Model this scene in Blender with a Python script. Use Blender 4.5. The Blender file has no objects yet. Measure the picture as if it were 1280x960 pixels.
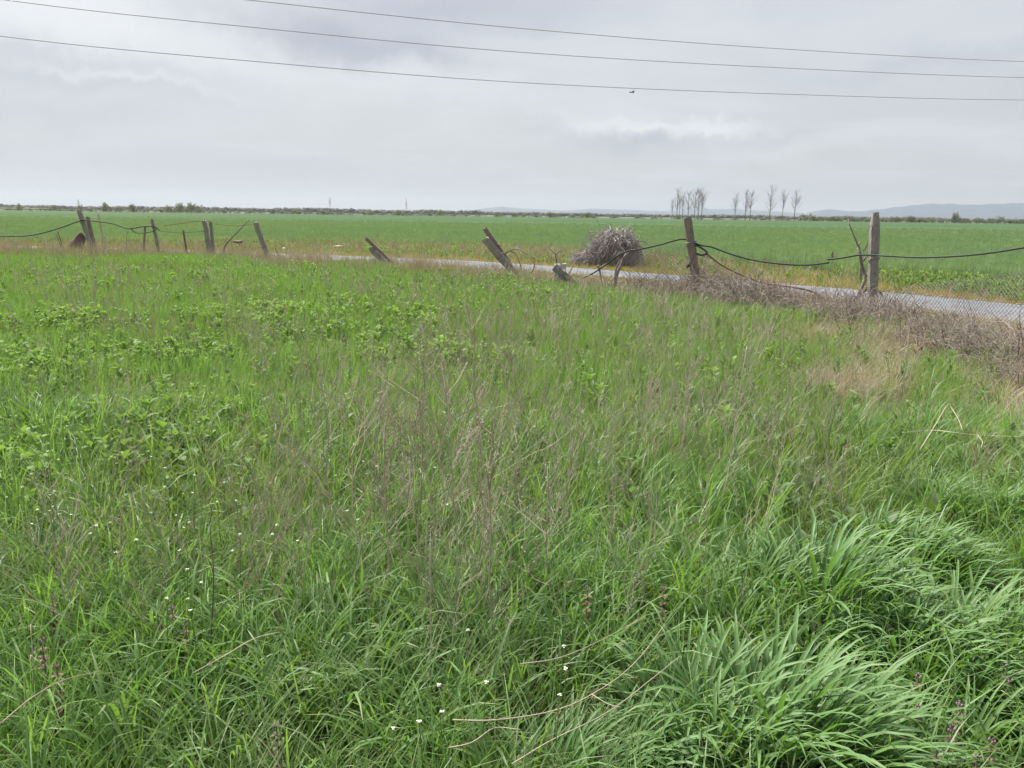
import bpy, bmesh, math, random
import numpy as np
from mathutils import Vector, Matrix

random.seed(7)
rng = np.random.default_rng(11)
S = bpy.context.scene
COL = S.collection
R = math.radians
HAZE = 1.8e-4

# ------------------------------------------------------------------ camera
EYE = Vector((0.0, 0.0, 1.60))
PITCH, ROLL, FPX = R(12.4), R(0.76), 967.0
_r0, _u0 = Vector((1, 0, 0)), Vector((0, math.sin(PITCH), math.cos(PITCH)))
FWD = Vector((0, math.cos(PITCH), -math.sin(PITCH)))
RIGHT = _r0 * math.cos(ROLL) + _u0 * math.sin(ROLL)
UP = _u0 * math.cos(ROLL) - _r0 * math.sin(ROLL)
cd = bpy.data.cameras.new('camera')
cam = bpy.data.objects.new('camera', cd)
COL.objects.link(cam)
m = Matrix.Identity(4)
for i in range(3):
    m[i][0], m[i][1], m[i][2], m[i][3] = RIGHT[i], UP[i], -FWD[i], EYE[i]
cam.matrix_world = m
cd.sensor_width = 36.0
cd.lens = 36.0 * FPX / 1280.0
cd.clip_start, cd.clip_end = 0.02, 30000.0
S.camera = cam


def ray(px, py):
    return (FWD * FPX + RIGHT * (px - 640.0) + UP * (480.0 - py)).normalized()


def at(px, py, z=0.0):
    d = ray(px, py)
    return EYE + d * ((z - EYE.z) / d.z)


def atY(px, py, Y):
    d = ray(px, py)
    return EYE + d * (Y / d.y)


def proj(x, y, z):
    vx, vy, vz = x - EYE.x, y - EYE.y, z - EYE.z
    a = vx * FWD.x + vy * FWD.y + vz * FWD.z
    a = np.where(np.abs(a) < 1e-3, 1e-3, a)
    b = vx * RIGHT.x + vy * RIGHT.y + vz * RIGHT.z
    c = vx * UP.x + vy * UP.y + vz * UP.z
    return 640 + FPX * b / a, 480 - FPX * c / a


# ------------------------------------------------------------------ world, sun, exposure
SUN_EL, SUN_AZ = R(52), R(-38)          # azimuth from +Y, negative to the left
W = bpy.data.worlds.new('World')
S.world = W
W.use_nodes = True
nt = W.node_tree
N, L = nt.nodes, nt.links
N.clear()


class NB:
    """small helper that writes maths into a node tree"""
    def __init__(self, tree):
        self.t = tree

    def sock(self, node, i, v):
        if isinstance(v, bpy.types.NodeSocket):
            self.t.links.new(v, node.inputs[i])
        else:
            node.inputs[i].default_value = v

    def math(self, op, a, b=0.0, c=0.0, clamp=False):
        n = self.t.nodes.new('ShaderNodeMath')
        n.operation = op
        n.use_clamp = clamp
        self.sock(n, 0, a); self.sock(n, 1, b); self.sock(n, 2, c)
        return n.outputs[0]

    def mix(self, f, a, b, mode='MIX'):
        n = self.t.nodes.new('ShaderNodeMix')
        n.data_type = 'RGBA'
        n.blend_type = mode
        self.sock(n, 0, f); self.sock(n, 6, a); self.sock(n, 7, b)
        return n.outputs[2]

    def noise(self, vec, scale, detail=3.0, rough=0.55, dist=0.0):
        n = self.t.nodes.new('ShaderNodeTexNoise')
        if vec is not None:
            self.t.links.new(vec, n.inputs['Vector'])
        n.inputs['Scale'].default_value = scale
        n.inputs['Detail'].default_value = detail
        n.inputs['Roughness'].default_value = rough
        n.inputs['Distortion'].default_value = dist
        return n.outputs[0]

    def mapping(self, vec, scale=(1, 1, 1), loc=(0, 0, 0), rot=(0, 0, 0)):
        n = self.t.nodes.new('ShaderNodeMapping')
        self.t.links.new(vec, n.inputs[0])
        n.inputs['Scale'].default_value = scale
        n.inputs['Location'].default_value = loc
        n.inputs['Rotation'].default_value = rot
        return n.outputs[0]

    def ramp(self, f, lo, hi):
        n = self.t.nodes.new('ShaderNodeMapRange')
        n.interpolation_type = 'SMOOTHSTEP'
        self.sock(n, 0, f)
        n.inputs[1].default_value = lo
        n.inputs[2].default_value = hi
        return n.outputs[0]


b = NB(nt)
tc = N.new('ShaderNodeTexCoord').outputs['Generated']
sky = N.new('ShaderNodeTexSky')
sky.sky_type = 'NISHITA'
sky.sun_disc = False
sky.sun_elevation = SUN_EL
sky.sun_rotation = SUN_AZ
sky.air_density, sky.dust_density, sky.ozone_density = 1.2, 4.0, 1.0
sep = N.new('ShaderNodeSeparateXYZ'); L.new(tc, sep.inputs[0])
az = b.math('ARCTAN2', sep.outputs[0], sep.outputs[1])
el = b.math('ARCSINE', sep.outputs[2])
# flattened direction: clouds stretch out towards the horizon as a real layer does
den = b.math('ADD', b.math('MAXIMUM', sep.outputs[2], 0.0), 0.16)
comb = N.new('ShaderNodeCombineXYZ')
L.new(b.math('DIVIDE', sep.outputs[0], den), comb.inputs[0])
L.new(b.math('DIVIDE', sep.outputs[1], den), comb.inputs[1])
layer = comb.outputs[0]
wisp = b.noise(b.mapping(layer, (0.55, 0.9, 1), (3.1, 0.7, 0)), 1.7, 8.0, 0.60, 0.7)
big = b.noise(b.mapping(layer, (0.5, 0.8, 1), (1.3, 5.2, 0)), 0.9, 4.0, 0.5, 0.3)
dn1 = b.math('MULTIPLY', b.math('SUBTRACT', b.noise(tc, 7.0, 8.0, 0.66), 0.5), 0.22)
dn2 = b.math('MULTIPLY', b.math('SUBTRACT', b.noise(b.mapping(tc, (1, 1, 1), (9, 4, 2)), 11.0, 8.0, 0.66), 0.5), 0.09)
azd, eld = b.math('ADD', az, dn1), b.math('ADD', el, dn2)


def px_dir(px, py):
    d = ray(px, py)
    return math.atan2(d.x, d.y), math.asin(d.z)


def cloud(px, py, rx, ry, tilt=0.0):
    a0, e0 = px_dir(px, py)
    da, de = b.math('SUBTRACT', azd, a0), b.math('SUBTRACT', eld, e0)
    ca, sa = math.cos(tilt), math.sin(tilt)
    u = b.math('ADD', b.math('MULTIPLY', da, ca), b.math('MULTIPLY', de, sa))
    v = b.math('SUBTRACT', b.math('MULTIPLY', de, ca), b.math('MULTIPLY', da, sa))
    u = b.math('MULTIPLY', u, FPX / rx); v = b.math('MULTIPLY', v, FPX / ry)
    q = b.math('ADD', b.math('MULTIPLY', u, u), b.math('MULTIPLY', v, v))
    return b.math('POWER', 2.718, b.math('MULTIPLY', q, -1.0))


veil = b.mix(b.ramp(el, 0.0, 0.30), (4.05, 4.25, 4.25, 1), (3.95, 4.2, 4.5, 1))
c = b.mix(b.ramp(wisp, 0.42, 0.70), veil, (4.6, 4.8, 4.95, 1))
c = b.mix(b.math('MULTIPLY', b.ramp(big, 0.48, 0.70), 0.7), c, (3.45, 3.7, 4.15, 1))
for px, py, rx, ry, t, col_, k in [
        (110, 5, 330, 70, -0.05, (5.6, 5.7, 5.75, 1), 1.0), (540, 100, 240, 26, -0.1, (5.0, 5.15, 5.25, 1), 0.8),
        (410, 42, 150, 26, -0.1, (2.95, 3.13, 3.6, 1), .95), (560, 8, 180, 28, 0.0, (3.2, 3.38, 3.85, 1), 0.85),
        (480, 66, 60, 9, 0.0, (3.0, 3.25, 3.75, 1), 0.8),
        (70, 84, 190, 22, -0.05, (3.4, 3.65, 4.05, 1), 0.85), (150, 93, 110, 6, -0.05, (5.1, 5.2, 5.3, 1), 0.75),
        (30, 135, 160, 16, 0.0, (3.55, 3.8, 4.2, 1), 0.6), (300, 215, 300, 30, 0.0, (3.75, 3.95, 4.1, 1), 0.6),
        (1100, 40, 300, 60, 0.0, (4.7, 4.85, 5.05, 1), 0.7), (1180, 78, 160, 14, 0.05, (3.6, 3.8, 4.25, 1), 0.6),
        (835, 174, 105, 13, 0.02, (3.3, 3.55, 4.0, 1), 0.95), (815, 154, 85, 7, -0.03, (5.6, 5.7, 5.75, 1), .95),
        (905, 160, 46, 9, 0.1, (5.7, 5.75, 5.8, 1), .95), (765, 144, 32, 4.5, 0.0, (5.3, 5.4, 5.5, 1), 0.95), (980, 182, 90, 9, -.05, (4.9, 5.0, 5.1, 1), .6)]:
    c = b.mix(b.math('MULTIPLY', cloud(px, py, rx, ry, t), k), c, col_)
skyc = b.mix(0.94, sky.outputs[0], b.mix(1.0, c, (.955, .965, .985, 1), 'MULTIPLY'))
bg = N.new('ShaderNodeBackground')
L.new(skyc, bg.inputs[0])
bg.inputs[1].default_value = 0.05
out = N.new('ShaderNodeOutputWorld')
L.new(bg.outputs[0], out.inputs[0])

sd = bpy.data.lights.new('sun', 'SUN')
sun = bpy.data.objects.new('sun', sd)
COL.objects.link(sun)
sd.energy = 3.2
sd.angle = R(14)
sd.color = (1.0, 0.965, 0.91)
sdir = Vector((math.sin(SUN_AZ) * math.cos(SUN_EL), math.cos(SUN_AZ) * math.cos(SUN_EL), math.sin(SUN_EL)))
sun.rotation_euler = sdir.to_track_quat('Z', 'Y').to_euler()
sun.location = sdir * 60

S.view_settings.view_transform = 'Standard'
S.view_settings.look = 'None'
S.view_settings.exposure = 1.66
S.view_settings.gamma = 1.0
S.view_settings.use_curve_mapping = False
S.render.engine = 'CYCLES'
cy = S.cycles
cy.max_bounces, cy.diffuse_bounces, cy.glossy_bounces, cy.transmission_bounces, cy.volume_bounces = 4, 2, 1, 2, 0
cy.caustics_reflective = cy.caustics_refractive = False
cy.use_adaptive_sampling = True
cy.adaptive_threshold = 0.02


# ------------------------------------------------------------------ helpers
def tag(o, label=None, cat=None, group=None, kind=None):
    if label: o['label'] = label
    if cat: o['category'] = cat
    if group: o['group'] = group
    if kind: o['kind'] = kind
    return o


def empty(name, loc=(0, 0, 0), rz=0.0):
    o = bpy.data.objects.new(name, None)
    COL.objects.link(o)
    o.location = loc
    o.rotation_euler = (0, 0, rz)
    o.empty_display_size = 0.2
    return o


def copy_tree(o, parent=None):
    c_ = o.copy()
    COL.objects.link(c_)
    if parent is not None:
        c_.parent = parent
    for ch in list(o.children):
        copy_tree(ch, c_)
    return c_


HUE = random.Random(3)


class MB:
    """collects geometry for ONE mesh object"""
    def __init__(self):
        self.v, self.f, self.t, self.h, self.n = [], [], [], [], 0

    def add(self, v, f, t=None):
        v = np.asarray(v, float)
        self.v.append(v)
        self.f += [tuple(int(i) + self.n for i in q) for q in f]
        self.t.append(np.zeros(len(v)) if t is None else np.asarray(t, float))
        self.h.append(np.full(len(v), HUE.random()))
        self.n += len(v)

    def tube(self, pts, rad, sides=5, cap=True, t0=0.0, t1=1.0):
        pts = [Vector(p) for p in pts]
        n = len(pts)
        if not hasattr(rad, '__len__'):
            rad = [rad] * n
        v, f, t = [], [], []
        prev = None
        for i, p in enumerate(pts):
            d = (pts[min(i + 1, n - 1)] - pts[max(i - 1, 0)])
            d = d.normalized() if d.length > 1e-9 else Vector((0, 0, 1))
            if prev is None:
                a = d.orthogonal().normalized()
            else:
                a = prev - d * prev.dot(d)
                a = a.normalized() if a.length > 1e-6 else d.orthogonal().normalized()
            prev = a
            q = d.cross(a)
            for k in range(sides):
                th = 2 * math.pi * k / sides
                v.append(p + (a * math.cos(th) + q * math.sin(th)) * rad[i])
                t.append(t0 + (t1 - t0) * i / max(1, n - 1))
        for i in range(n - 1):
            for k in range(sides):
                k2 = (k + 1) % sides
                f.append((i * sides + k, i * sides + k2, (i + 1) * sides + k2, (i + 1) * sides + k))
        if cap:
            f.append(tuple(reversed(range(sides))))
            f.append(tuple((n - 1) * sides + k for k in range(sides)))
        self.add(v, f, t)

    def blade(self, base, azi, length, width, lean, bend, nseg=4, fold=False, twist=0.0, wpow=2.0, t0=0.0, neck=0.55, bpow=1.4):
        """one leaf: a tapering ribbon that arches over"""
        p = np.array(base, float)
        ca, sa = math.cos(azi), math.sin(azi)
        v, t = [], []
        step = length / nseg
        for i in range(nseg + 1):
            s = i / nseg
            th = lean + bend * s ** bpow
            w = width * 0.5 * (1 - s ** wpow) * (neck + (1 - neck) * min(1.0, s * 3.0))
            tw = twist * s
            sx, sy, sz = -sa * math.cos(tw), ca * math.cos(tw), math.sin(tw)
            side = np.array((sx, sy, sz)) * w
            if i == nseg:
                v.append(p.copy()); t.append(1.0)
            elif fold:
                nrm = np.array((-ca * math.cos(th), -sa * math.cos(th), math.sin(th)))
                v += [p - side + nrm * w * 0.45, p.copy(), p + side + nrm * w * 0.45]
                t += [s] * 3
            else:
                v += [p - side, p + side]
                t += [s] * 2
            p = p + np.array((ca * math.sin(th), sa * math.sin(th), math.cos(th))) * step
        k = 3 if fold else 2
        f = []
        for i in range(nseg):
            a = i * k
            if i < nseg - 1:
                for j in range(k - 1):
                    f.append((a + j, a + j + 1, a + k + j + 1, a + k + j))
            else:
                for j in range(k - 1):
                    f.append((a + j, a + j + 1, nseg * k))
        self.add(v, f, [t0 + (1 - t0) * x for x in t])

    def leaf(self, base, azi, length, width, lean, bend, nseg=4):
        """broad leaf on a short stalk: widest a third of the way up"""
        p = np.array(base, float)
        ca, sa = math.cos(azi), math.sin(azi)
        v, t = [], []
        for i in range(nseg + 1):
            s = i / nseg
            th = lean + bend * s
            w = width * 0.5 * (math.sin(math.pi * min(1, s ** 0.7)) * 0.96 + 0.06)
            side = np.array((-sa, ca, 0)) * w
            nrm = np.array((-ca * math.cos(th), -sa * math.cos(th), math.sin(th)))
            v += [p - side + nrm * w * 0.35, p.copy(), p + side + nrm * w * 0.35]
            t += [s] * 3
            p = p + np.array((ca * math.sin(th), sa * math.sin(th), math.cos(th))) * length / nseg
        f = []
        for i in range(nseg):
            for j in range(2):
                f.append((3 * i + j, 3 * i + j + 1, 3 * i + 4 + j, 3 * i + 3 + j))
        self.add(v, f, t)

    def blob(self, c_, r, squash=1.0, n=1, jit=0.25):
        bm = bmesh.new()
        bmesh.ops.create_icosphere(bm, subdivisions=n, radius=1.0)
        bm.verts.ensure_lookup_table()
        v = [(c_[0] + q.co.x * r * random.uniform(1 - jit, 1 + jit), c_[1] + q.co.y * r * random.uniform(1 - jit, 1 + jit),
              c_[2] + q.co.z * r * squash * random.uniform(1 - jit, 1 + jit)) for q in bm.verts]
        f = [tuple(q.index for q in x.verts) for x in bm.faces]
        bm.free()
        self.add(v, f)

    def mesh(self, name, mat, smooth=True):
        me = bpy.data.meshes.new(name)
        v = np.concatenate(self.v) if self.v else np.zeros((0, 3))
        me.from_pydata(v.tolist(), [], self.f)
        a = me.attributes.new('along', 'FLOAT', 'POINT')
        a.data.foreach_set('value', np.concatenate(self.t).astype(np.float32))
        a = me.attributes.new('hue', 'FLOAT', 'POINT')
        a.data.foreach_set('value', np.concatenate(self.h).astype(np.float32))
        if smooth:
            me.polygons.foreach_set('use_smooth', [True] * len(me.polygons))
        me.materials.append(mat)
        me.update()
        return me

    def build(self, name, mat, parent=None, smooth=True):
        o = bpy.data.objects.new(name, self.mesh(name, mat, smooth))
        COL.objects.link(o)
        if parent is not None:
            o.parent = parent
        return o


# ------------------------------------------------------------------ materials
def new_mat(name):
    mt = bpy.data.materials.new(name)
    mt.use_nodes = True
    mt.node_tree.nodes.clear()
    return mt, NB(mt.node_tree), mt.node_tree


def world_pos(tree):
    return tree.nodes.new('ShaderNodeNewGeometry').outputs['Position']


def leaf_mat(name, c1, c2, c3, base=None, trans=0.4, rough=0.45, patch=0.7, spec=0.35, patch_lo=0.42, patch_hi=0.66, tint=(1.35, 1.5, .55), wither=0.0):
    """plants: colour varies from plant to plant (c1..c2), by patches on the ground (c3) and along the leaf (base)"""
    mt, q, t = new_mat(name)
    rnd = t.nodes.new('ShaderNodeObjectInfo').outputs['Random']
    hu = t.nodes.new('ShaderNodeAttribute'); hu.attribute_name = 'hue'
    hue = hu.outputs['Fac']
    col_ = q.mix(q.math('ADD', q.math('MULTIPLY', rnd, .45), q.math('MULTIPLY', hue, .55)), (*c1, 1), (*c2, 1))
    pn = q.ramp(q.noise(world_pos(t), patch, 3.0, 0.6), patch_lo, patch_hi)
    col_ = q.mix(pn, col_, (*c3, 1))
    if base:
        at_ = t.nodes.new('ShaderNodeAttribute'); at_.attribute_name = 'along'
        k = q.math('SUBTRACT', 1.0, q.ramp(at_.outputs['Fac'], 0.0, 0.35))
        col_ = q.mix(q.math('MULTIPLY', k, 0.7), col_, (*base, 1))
    if wither:
        a2 = t.nodes.new('ShaderNodeAttribute'); a2.attribute_name = 'along'
        k = q.math('MULTIPLY', q.ramp(q.math('ADD', a2.outputs['Fac'], q.math('MULTIPLY', hue, .35)), 1.10, 1.33), wither)
        col_ = q.mix(k, col_, (.34, .32, .15, 1))
        # pale midrib streaks and blotches along the leaf
        col_ = q.mix(q.math('MULTIPLY', q.ramp(q.noise(world_pos(t), 60, 3.0, .6), .5, .75), .22), col_, (.24, .30, .14, 1))
    p = t.nodes.new('ShaderNodeBsdfPrincipled')
    t.links.new(col_, p.inputs['Base Color'])
    p.inputs['Roughness'].default_value = rough
    p.inputs['Specular IOR Level'].default_value = spec
    o = t.nodes.new('ShaderNodeOutputMaterial')
    if trans > 0:
        tr = t.nodes.new('ShaderNodeBsdfTranslucent')
        tcol = q.mix(1.0, col_, (*tint, 1), 'MULTIPLY')
        t.links.new(tcol, tr.inputs[0])
        mx = t.nodes.new('ShaderNodeMixShader')
        mx.inputs[0].default_value = trans
        t.links.new(p.outputs[0], mx.inputs[1]); t.links.new(tr.outputs[0], mx.inputs[2])
        t.links.new(mx.outputs[0], o.inputs[0])
    else:
        t.links.new(p.outputs[0], o.inputs[0])
    return mt


def surf_mat(name, c1, c2, scale=8.0, rough=0.85, stretch=(1, 1, 1), c3=None, s3=40.0, bump=0.0, spec=0.25, coords='Object', lo=0.35, hi=0.65, metal=0.0):
    mt, q, t = new_mat(name)
    v = t.nodes.new('ShaderNodeTexCoord').outputs['Object'] if coords == 'Object' else world_pos(t)
    mv = q.mapping(v, stretch)
    n1 = q.noise(mv, scale, 5.0, 0.62)
    col_ = q.mix(q.ramp(n1, lo, hi), (*c1, 1), (*c2, 1))
    if c3:
        col_ = q.mix(q.ramp(q.noise(mv, s3, 3.0, 0.6), 0.5, 0.72), col_, (*c3, 1))
    p = t.nodes.new('ShaderNodeBsdfPrincipled')
    t.links.new(col_, p.inputs['Base Color'])
    p.inputs['Roughness'].default_value = rough
    p.inputs['Metallic'].default_value = metal
    p.inputs['Specular IOR Level'].default_value = spec
    if bump:
        bp = t.nodes.new('ShaderNodeBump')
        bp.inputs['Strength'].default_value = bump
        bp.inputs['Distance'].default_value = 0.02
        t.links.new(q.noise(mv, s3, 4.0, 0.65), bp.inputs['Height'])
        t.links.new(bp.outputs[0], p.inputs['Normal'])
    o = t.nodes.new('ShaderNodeOutputMaterial')
    t.links.new(p.outputs[0], o.inputs[0])
    return mt


M = {}
M['grass'] = leaf_mat('grass blades', (.112, .222, .064), (.186, .288, .096), (.162, .236, .086), base=(.16, .165, .08), wither=.8)
M['lush'] = leaf_mat('lush grass blades', (.100, .200, .055), (.165, .270, .085), (.125, .210, .075), base=(.11, .15, .055), rough=0.5, spec=0.28, trans=.32, wither=.7)
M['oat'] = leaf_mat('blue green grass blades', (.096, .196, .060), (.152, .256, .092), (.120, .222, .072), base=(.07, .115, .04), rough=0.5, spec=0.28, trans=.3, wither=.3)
M['weed'] = leaf_mat('broad weed leaves', (.170, .275, .080), (.245, .335, .110), (.155, .245, .085), rough=0.6, spec=.2, trans=.35)
M['weed_dark'] = leaf_mat('dark weed leaves', (.110, .170, .065), (.140, .200, .075), (.12, .18, .075), rough=0.55, spec=.25)
M['wheat'] = leaf_mat('young wheat', (.168, .256, .128), (.194, .284, .138), (.208, .296, .126), patch=0.10, trans=.3, tint=(1.3, 1.3, .85), rough=.6, spec=.2)
M['stalk'] = leaf_mat('dry weed stalks', (.30, .245, .18), (.50, .44, .345), (.38, .31, .235), trans=0.0, rough=0.8, spec=0.2, patch=1.0)
M['pale'] = leaf_mat('bleached stems', (.50, .44, .33), (.58, .52, .40), (.46, .38, .28), trans=0.0, rough=0.7, spec=0.25)
M['thatch'] = leaf_mat('dead grass', (.31, .26, .195), (.40, .345, .27), (.27, .215, .17), trans=0.25, rough=0.75, spec=0.2, patch=1.1)
M['bramble'] = leaf_mat('dead brambles', (.17, .14, .12), (.38, .325, .28), (.26, .205, .17), trans=0.0, rough=0.8, spec=0.2, patch=1.6)
M['fence_dry'] = leaf_mat('dry stems along the fence', (.31, .25, .20), (.43, .36, .29), (.36, .27, .205), trans=0.1, rough=0.8, spec=0.2, patch=0.6)
M['orange'] = leaf_mat('scorched verge grass', (.42, .29, .13), (.42, .33, .18), (.44, .25, .10), trans=0.25, rough=0.7, spec=0.2, patch=1.0)
M['yellow_green'] = leaf_mat('yellowing verge grass', (.27, .25, .12), (.33, .29, .15), (.19, .22, .09), trans=0.3, rough=0.6, patch=0.8)
M['petal'] = surf_mat('white petals', (.74, .75, .68), (.62, .66, .52), 60)
M['fl_yellow'] = surf_mat('yellow flowers', (.52, .54, .16), (.42, .46, .14), 30)
M['purple'] = leaf_mat('reddish purple leaves', (.15, .095, .075), (.20, .12, .10), (.14, .14, .07), trans=0.25, rough=0.6)
M['wood'] = surf_mat('weathered grey wood', (.33, .305, .275), (.22, .20, .18), 5, stretch=(6, 6, .7), c3=(.13, .11, .095), s3=9, bump=.6)
M['brown_wood'] = surf_mat('brown weathered wood', (.27, .225, .18), (.20, .165, .13), 5, stretch=(6, 6, .7), c3=(.13, .105, .085), s3=9, bump=.6)
M['concrete'] = surf_mat('old post concrete', (.31, .285, .25), (.235, .215, .195), 7, stretch=(1, 1, .6), c3=(.17, .155, .135), s3=22, bump=.5)
M['grey_concrete'] = surf_mat('pale grey concrete', (.42, .42, .40), (.33, .33, .32), 9, c3=(.25, .25, .24), s3=30, bump=.4)
M['bark'] = surf_mat('twig bark', (.17, .135, .11), (.115, .095, .082), 14, c3=(.22, .19, .16), s3=40)
M['grey_bark'] = surf_mat('greyed bark', (.29, .25, .225), (.20, .17, .155), 8, stretch=(4, 4, .6), c3=(.13, .105, .09), s3=20, bump=.4)
M['pile'] = leaf_mat('heaped prunings', (.25, .22, .212), (.40, .36, .345), (.28, .235, .225), trans=0.0, rough=0.8, spec=0.2, patch=2.0)
M['hose'] = surf_mat('dark green hose', (.030, .042, .036), (.048, .060, .050), 12, rough=.7, spec=.25)
M['wire'] = surf_mat('galvanised wire', (.20, .185, .17), (.27, .25, .235), 6, rough=.55, c3=(.17, .115, .08), s3=4, spec=.4, metal=.3)
M['rust'] = surf_mat('rusty wire', (.19, .10, .06), (.13, .085, .06), 9, rough=.8)
M['tin'] = surf_mat('rusted dark sheet', (.105, .062, .058), (.15, .095, .085), 4, rough=.75, c3=(.07, .05, .05), s3=14, bump=.3)
M['cable'] = surf_mat('overhead cable', (.22, .22, .225), (.26, .26, .265), 3, rough=.6)
M['bird'] = surf_mat('grey feathers', (.16, .16, .165), (.26, .26, .26), 9, rough=.8)
M['scrap'] = surf_mat('white scrap', (.74, .73, .70), (.60, .58, .54), 9, rough=.6)
M['gravel'] = surf_mat('road edge gravel', (.26, .24, .20), (.17, .155, .13), 20, coords='world')
M['asphalt'] = surf_mat('old grey asphalt', (.112, .122, .138), (.165, .175, .192), 1.0, coords='world', c3=(.20, .205, .215), s3=20, rough=.85, spec=.3, bump=.35)  # bluish cast of the reflected sky is mixed into the base greys
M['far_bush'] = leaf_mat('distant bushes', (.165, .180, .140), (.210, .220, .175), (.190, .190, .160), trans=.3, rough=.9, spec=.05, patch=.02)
M['far_tree'] = surf_mat('bare poplar bark', (.27, .245, .22), (.34, .31, .285), 1.0)
M['nettle_flower'] = surf_mat('nettle flowers', (.42, .20, .36), (.34, .16, .30), 40)
M['hill'] = surf_mat('haze tinted hills', (.040, .065, .095), (.060, .085, .115), .004, coords='world')  # blue of the hazy air is painted into the hills' base colour
M['rape'] = surf_mat('flowering rapeseed', (.42, .42, .10), (.34, .38, .10), .05, coords='world')


# ------------------------------------------------------------------ where things lie (depth along each line of sight, photo column -> metres)
def line(tab):
    tab = np.array(tab, float)
    u = (tab[:, 0] - 640) / FPX / math.cos(PITCH) * 1.0
    return lambda x, y: np.interp(np.asarray(x) / np.maximum(np.asarray(y), .3), u, tab[:, 1])


T_FENCE = [(-300, 28.6), (0, 27.3), (110, 27), (263, 26.4), (335, 25.3), (490, 23.3), (645, 20.0), (715, 17.3), (770, 15.6), (868, 15.0), (1090, 12.8), (1280, 9.8), (1500, 7.6), (1800, 5.6)]
T_NEAR = [(-300, 31.2), (200, 29), (330, 27), (402, 25.8), (584, 23.1), (857, 18.6), (1186, 12.9), (1280, 11.8), (1500, 9.6), (1800, 7.6)]
T_FAR = [(-300, 34), (200, 31.8), (371, 29.2), (430, 28.6), (580, 26.6), (780, 22.1), (1001, 18.2), (1280, 14.5), (1500, 12.2), (1800, 9.8)]
T_WHEAT = [(-300, 36.5), (0, 35.5), (250, 36.5), (400, 39), (600, 38.5), (850, 29), (1000, 23.5), (1280, 19.5), (1500, 17), (1800, 14.5)]
yfence, ynear, yfar, ywheat = line(T_FENCE), line(T_NEAR), line(T_FAR), line(T_WHEAT)


def edge_pts(fn, u0, u1, n):
    out_ = []
    for u in np.linspace(u0, u1, n):
        y = float(fn(u * 10, 10.0))
        out_.append((u * y, y))
    return out_


def gz(x, y):
    """gentle swells of the meadow; flat from the fence outwards"""
    x, y = np.asarray(x, float), np.asarray(y, float)
    k = np.clip((yfence(x, np.maximum(y, .3)) - y) / 3.0, 0, 1)
    return k * (0.035 * np.sin(x * .9 + 1) * np.cos(y * .7) + 0.03 * np.sin(x * .37 + y * .5))


# ------------------------------------------------------------------ ground, field, road, hills
def sheet(name, xs, ys, zf, mat, label, cat):
    X, Y = np.meshgrid(xs, ys)
    Z = zf(X, Y)
    v = np.stack([X.ravel(), Y.ravel(), Z.ravel()], 1)
    nx, ny = len(xs), len(ys)
    f = [(j * nx + i, j * nx + i + 1, (j + 1) * nx + i + 1, (j + 1) * nx + i) for j in range(ny - 1) for i in range(nx - 1)]
    mb = MB(); mb.add(v, f)
    return tag(mb.build(name, mat), label, cat, kind='structure')


def ground_material():
    mt, q, t = new_mat('meadow soil and litter')
    p = world_pos(t)
    c_ = q.mix(q.ramp(q.noise(p, 5, 5, .65), .35, .65), (.085, .075, .045, 1), (.150, .125, .075, 1))
    c_ = q.mix(q.ramp(q.noise(p, .8, 4, .6), .4, .62), c_, (.085, .115, .040, 1))
    c_ = q.mix(q.ramp(q.noise(p, 40, 3, .6), .55, .75), c_, (.24, .20, .13, 1))
    sx = t.nodes.new('ShaderNodeSeparateXYZ'); t.links.new(p, sx.inputs[0])
    crops = q.mix(q.ramp(q.noise(q.mapping(p, (.002, .012, 1)), 1.0, 3, .6), .42, .6), (.048, .072, .034, 1), (.070, .085, .045, 1))
    c_ = q.mix(q.ramp(sx.outputs[1], 60.0, 120.0), c_, crops)
    s_ = t.nodes.new('ShaderNodeBsdfPrincipled')
    t.links.new(c_, s_.inputs[0]); s_.inputs['Roughness'].default_value = .95
    bp = t.nodes.new('ShaderNodeBump'); bp.inputs['Strength'].default_value = .7; bp.inputs['Distance'].default_value = .03
    t.links.new(q.noise(p, 18, 5, .7), bp.inputs['Height']); t.links.new(bp.outputs[0], s_.inputs['Normal'])
    o = t.nodes.new('ShaderNodeOutputMaterial'); t.links.new(s_.outputs[0], o.inputs[0])
    return mt


def field_material():
    mt, q, t = new_mat('wheat field')
    p = world_pos(t)
    band = q.noise(q.mapping(p, (.0035, .045, 1), rot=(0, 0, R(4))), 1.0, 4.0, .6)
    fine = q.noise(q.mapping(p, (.012, .20, 1), rot=(0, 0, R(4))), 1.0, 5.0, .65)
    c_ = q.mix(q.ramp(band, .40, .60), (.055, .100, .045, 1), (.086, .130, .053, 1))
    c_ = q.mix(q.math('MULTIPLY', q.ramp(fine, .42, .64), .7), c_, (.040, .080, .036, 1))
    c_ = q.mix(q.math('MULTIPLY', q.ramp(q.noise(q.mapping(p, (.05, .25, 1)), 1.0, 5, .7), .5, .7), .5), c_, (.092, .128, .046, 1))
    c_ = q.mix(q.math('MULTIPLY', q.ramp(q.noise(p, 2.0, 4, .7), .45, .7), .3), c_, (.036, .070, .028, 1))
    s_ = t.nodes.new('ShaderNodeBsdfPrincipled')
    t.links.new(c_, s_.inputs[0]); s_.inputs['Roughness'].default_value = 1.0; s_.inputs['Specular IOR Level'].default_value = .03
    o = t.nodes.new('ShaderNodeOutputMaterial'); t.links.new(s_.outputs[0], o.inputs[0])
    return mt


def spaced(a, b_, n, p):
    s = np.linspace(-1, 1, n)
    return np.sign(s) * np.abs(s) ** p * (b_ - a) / 2 + (a + b_) / 2


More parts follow.
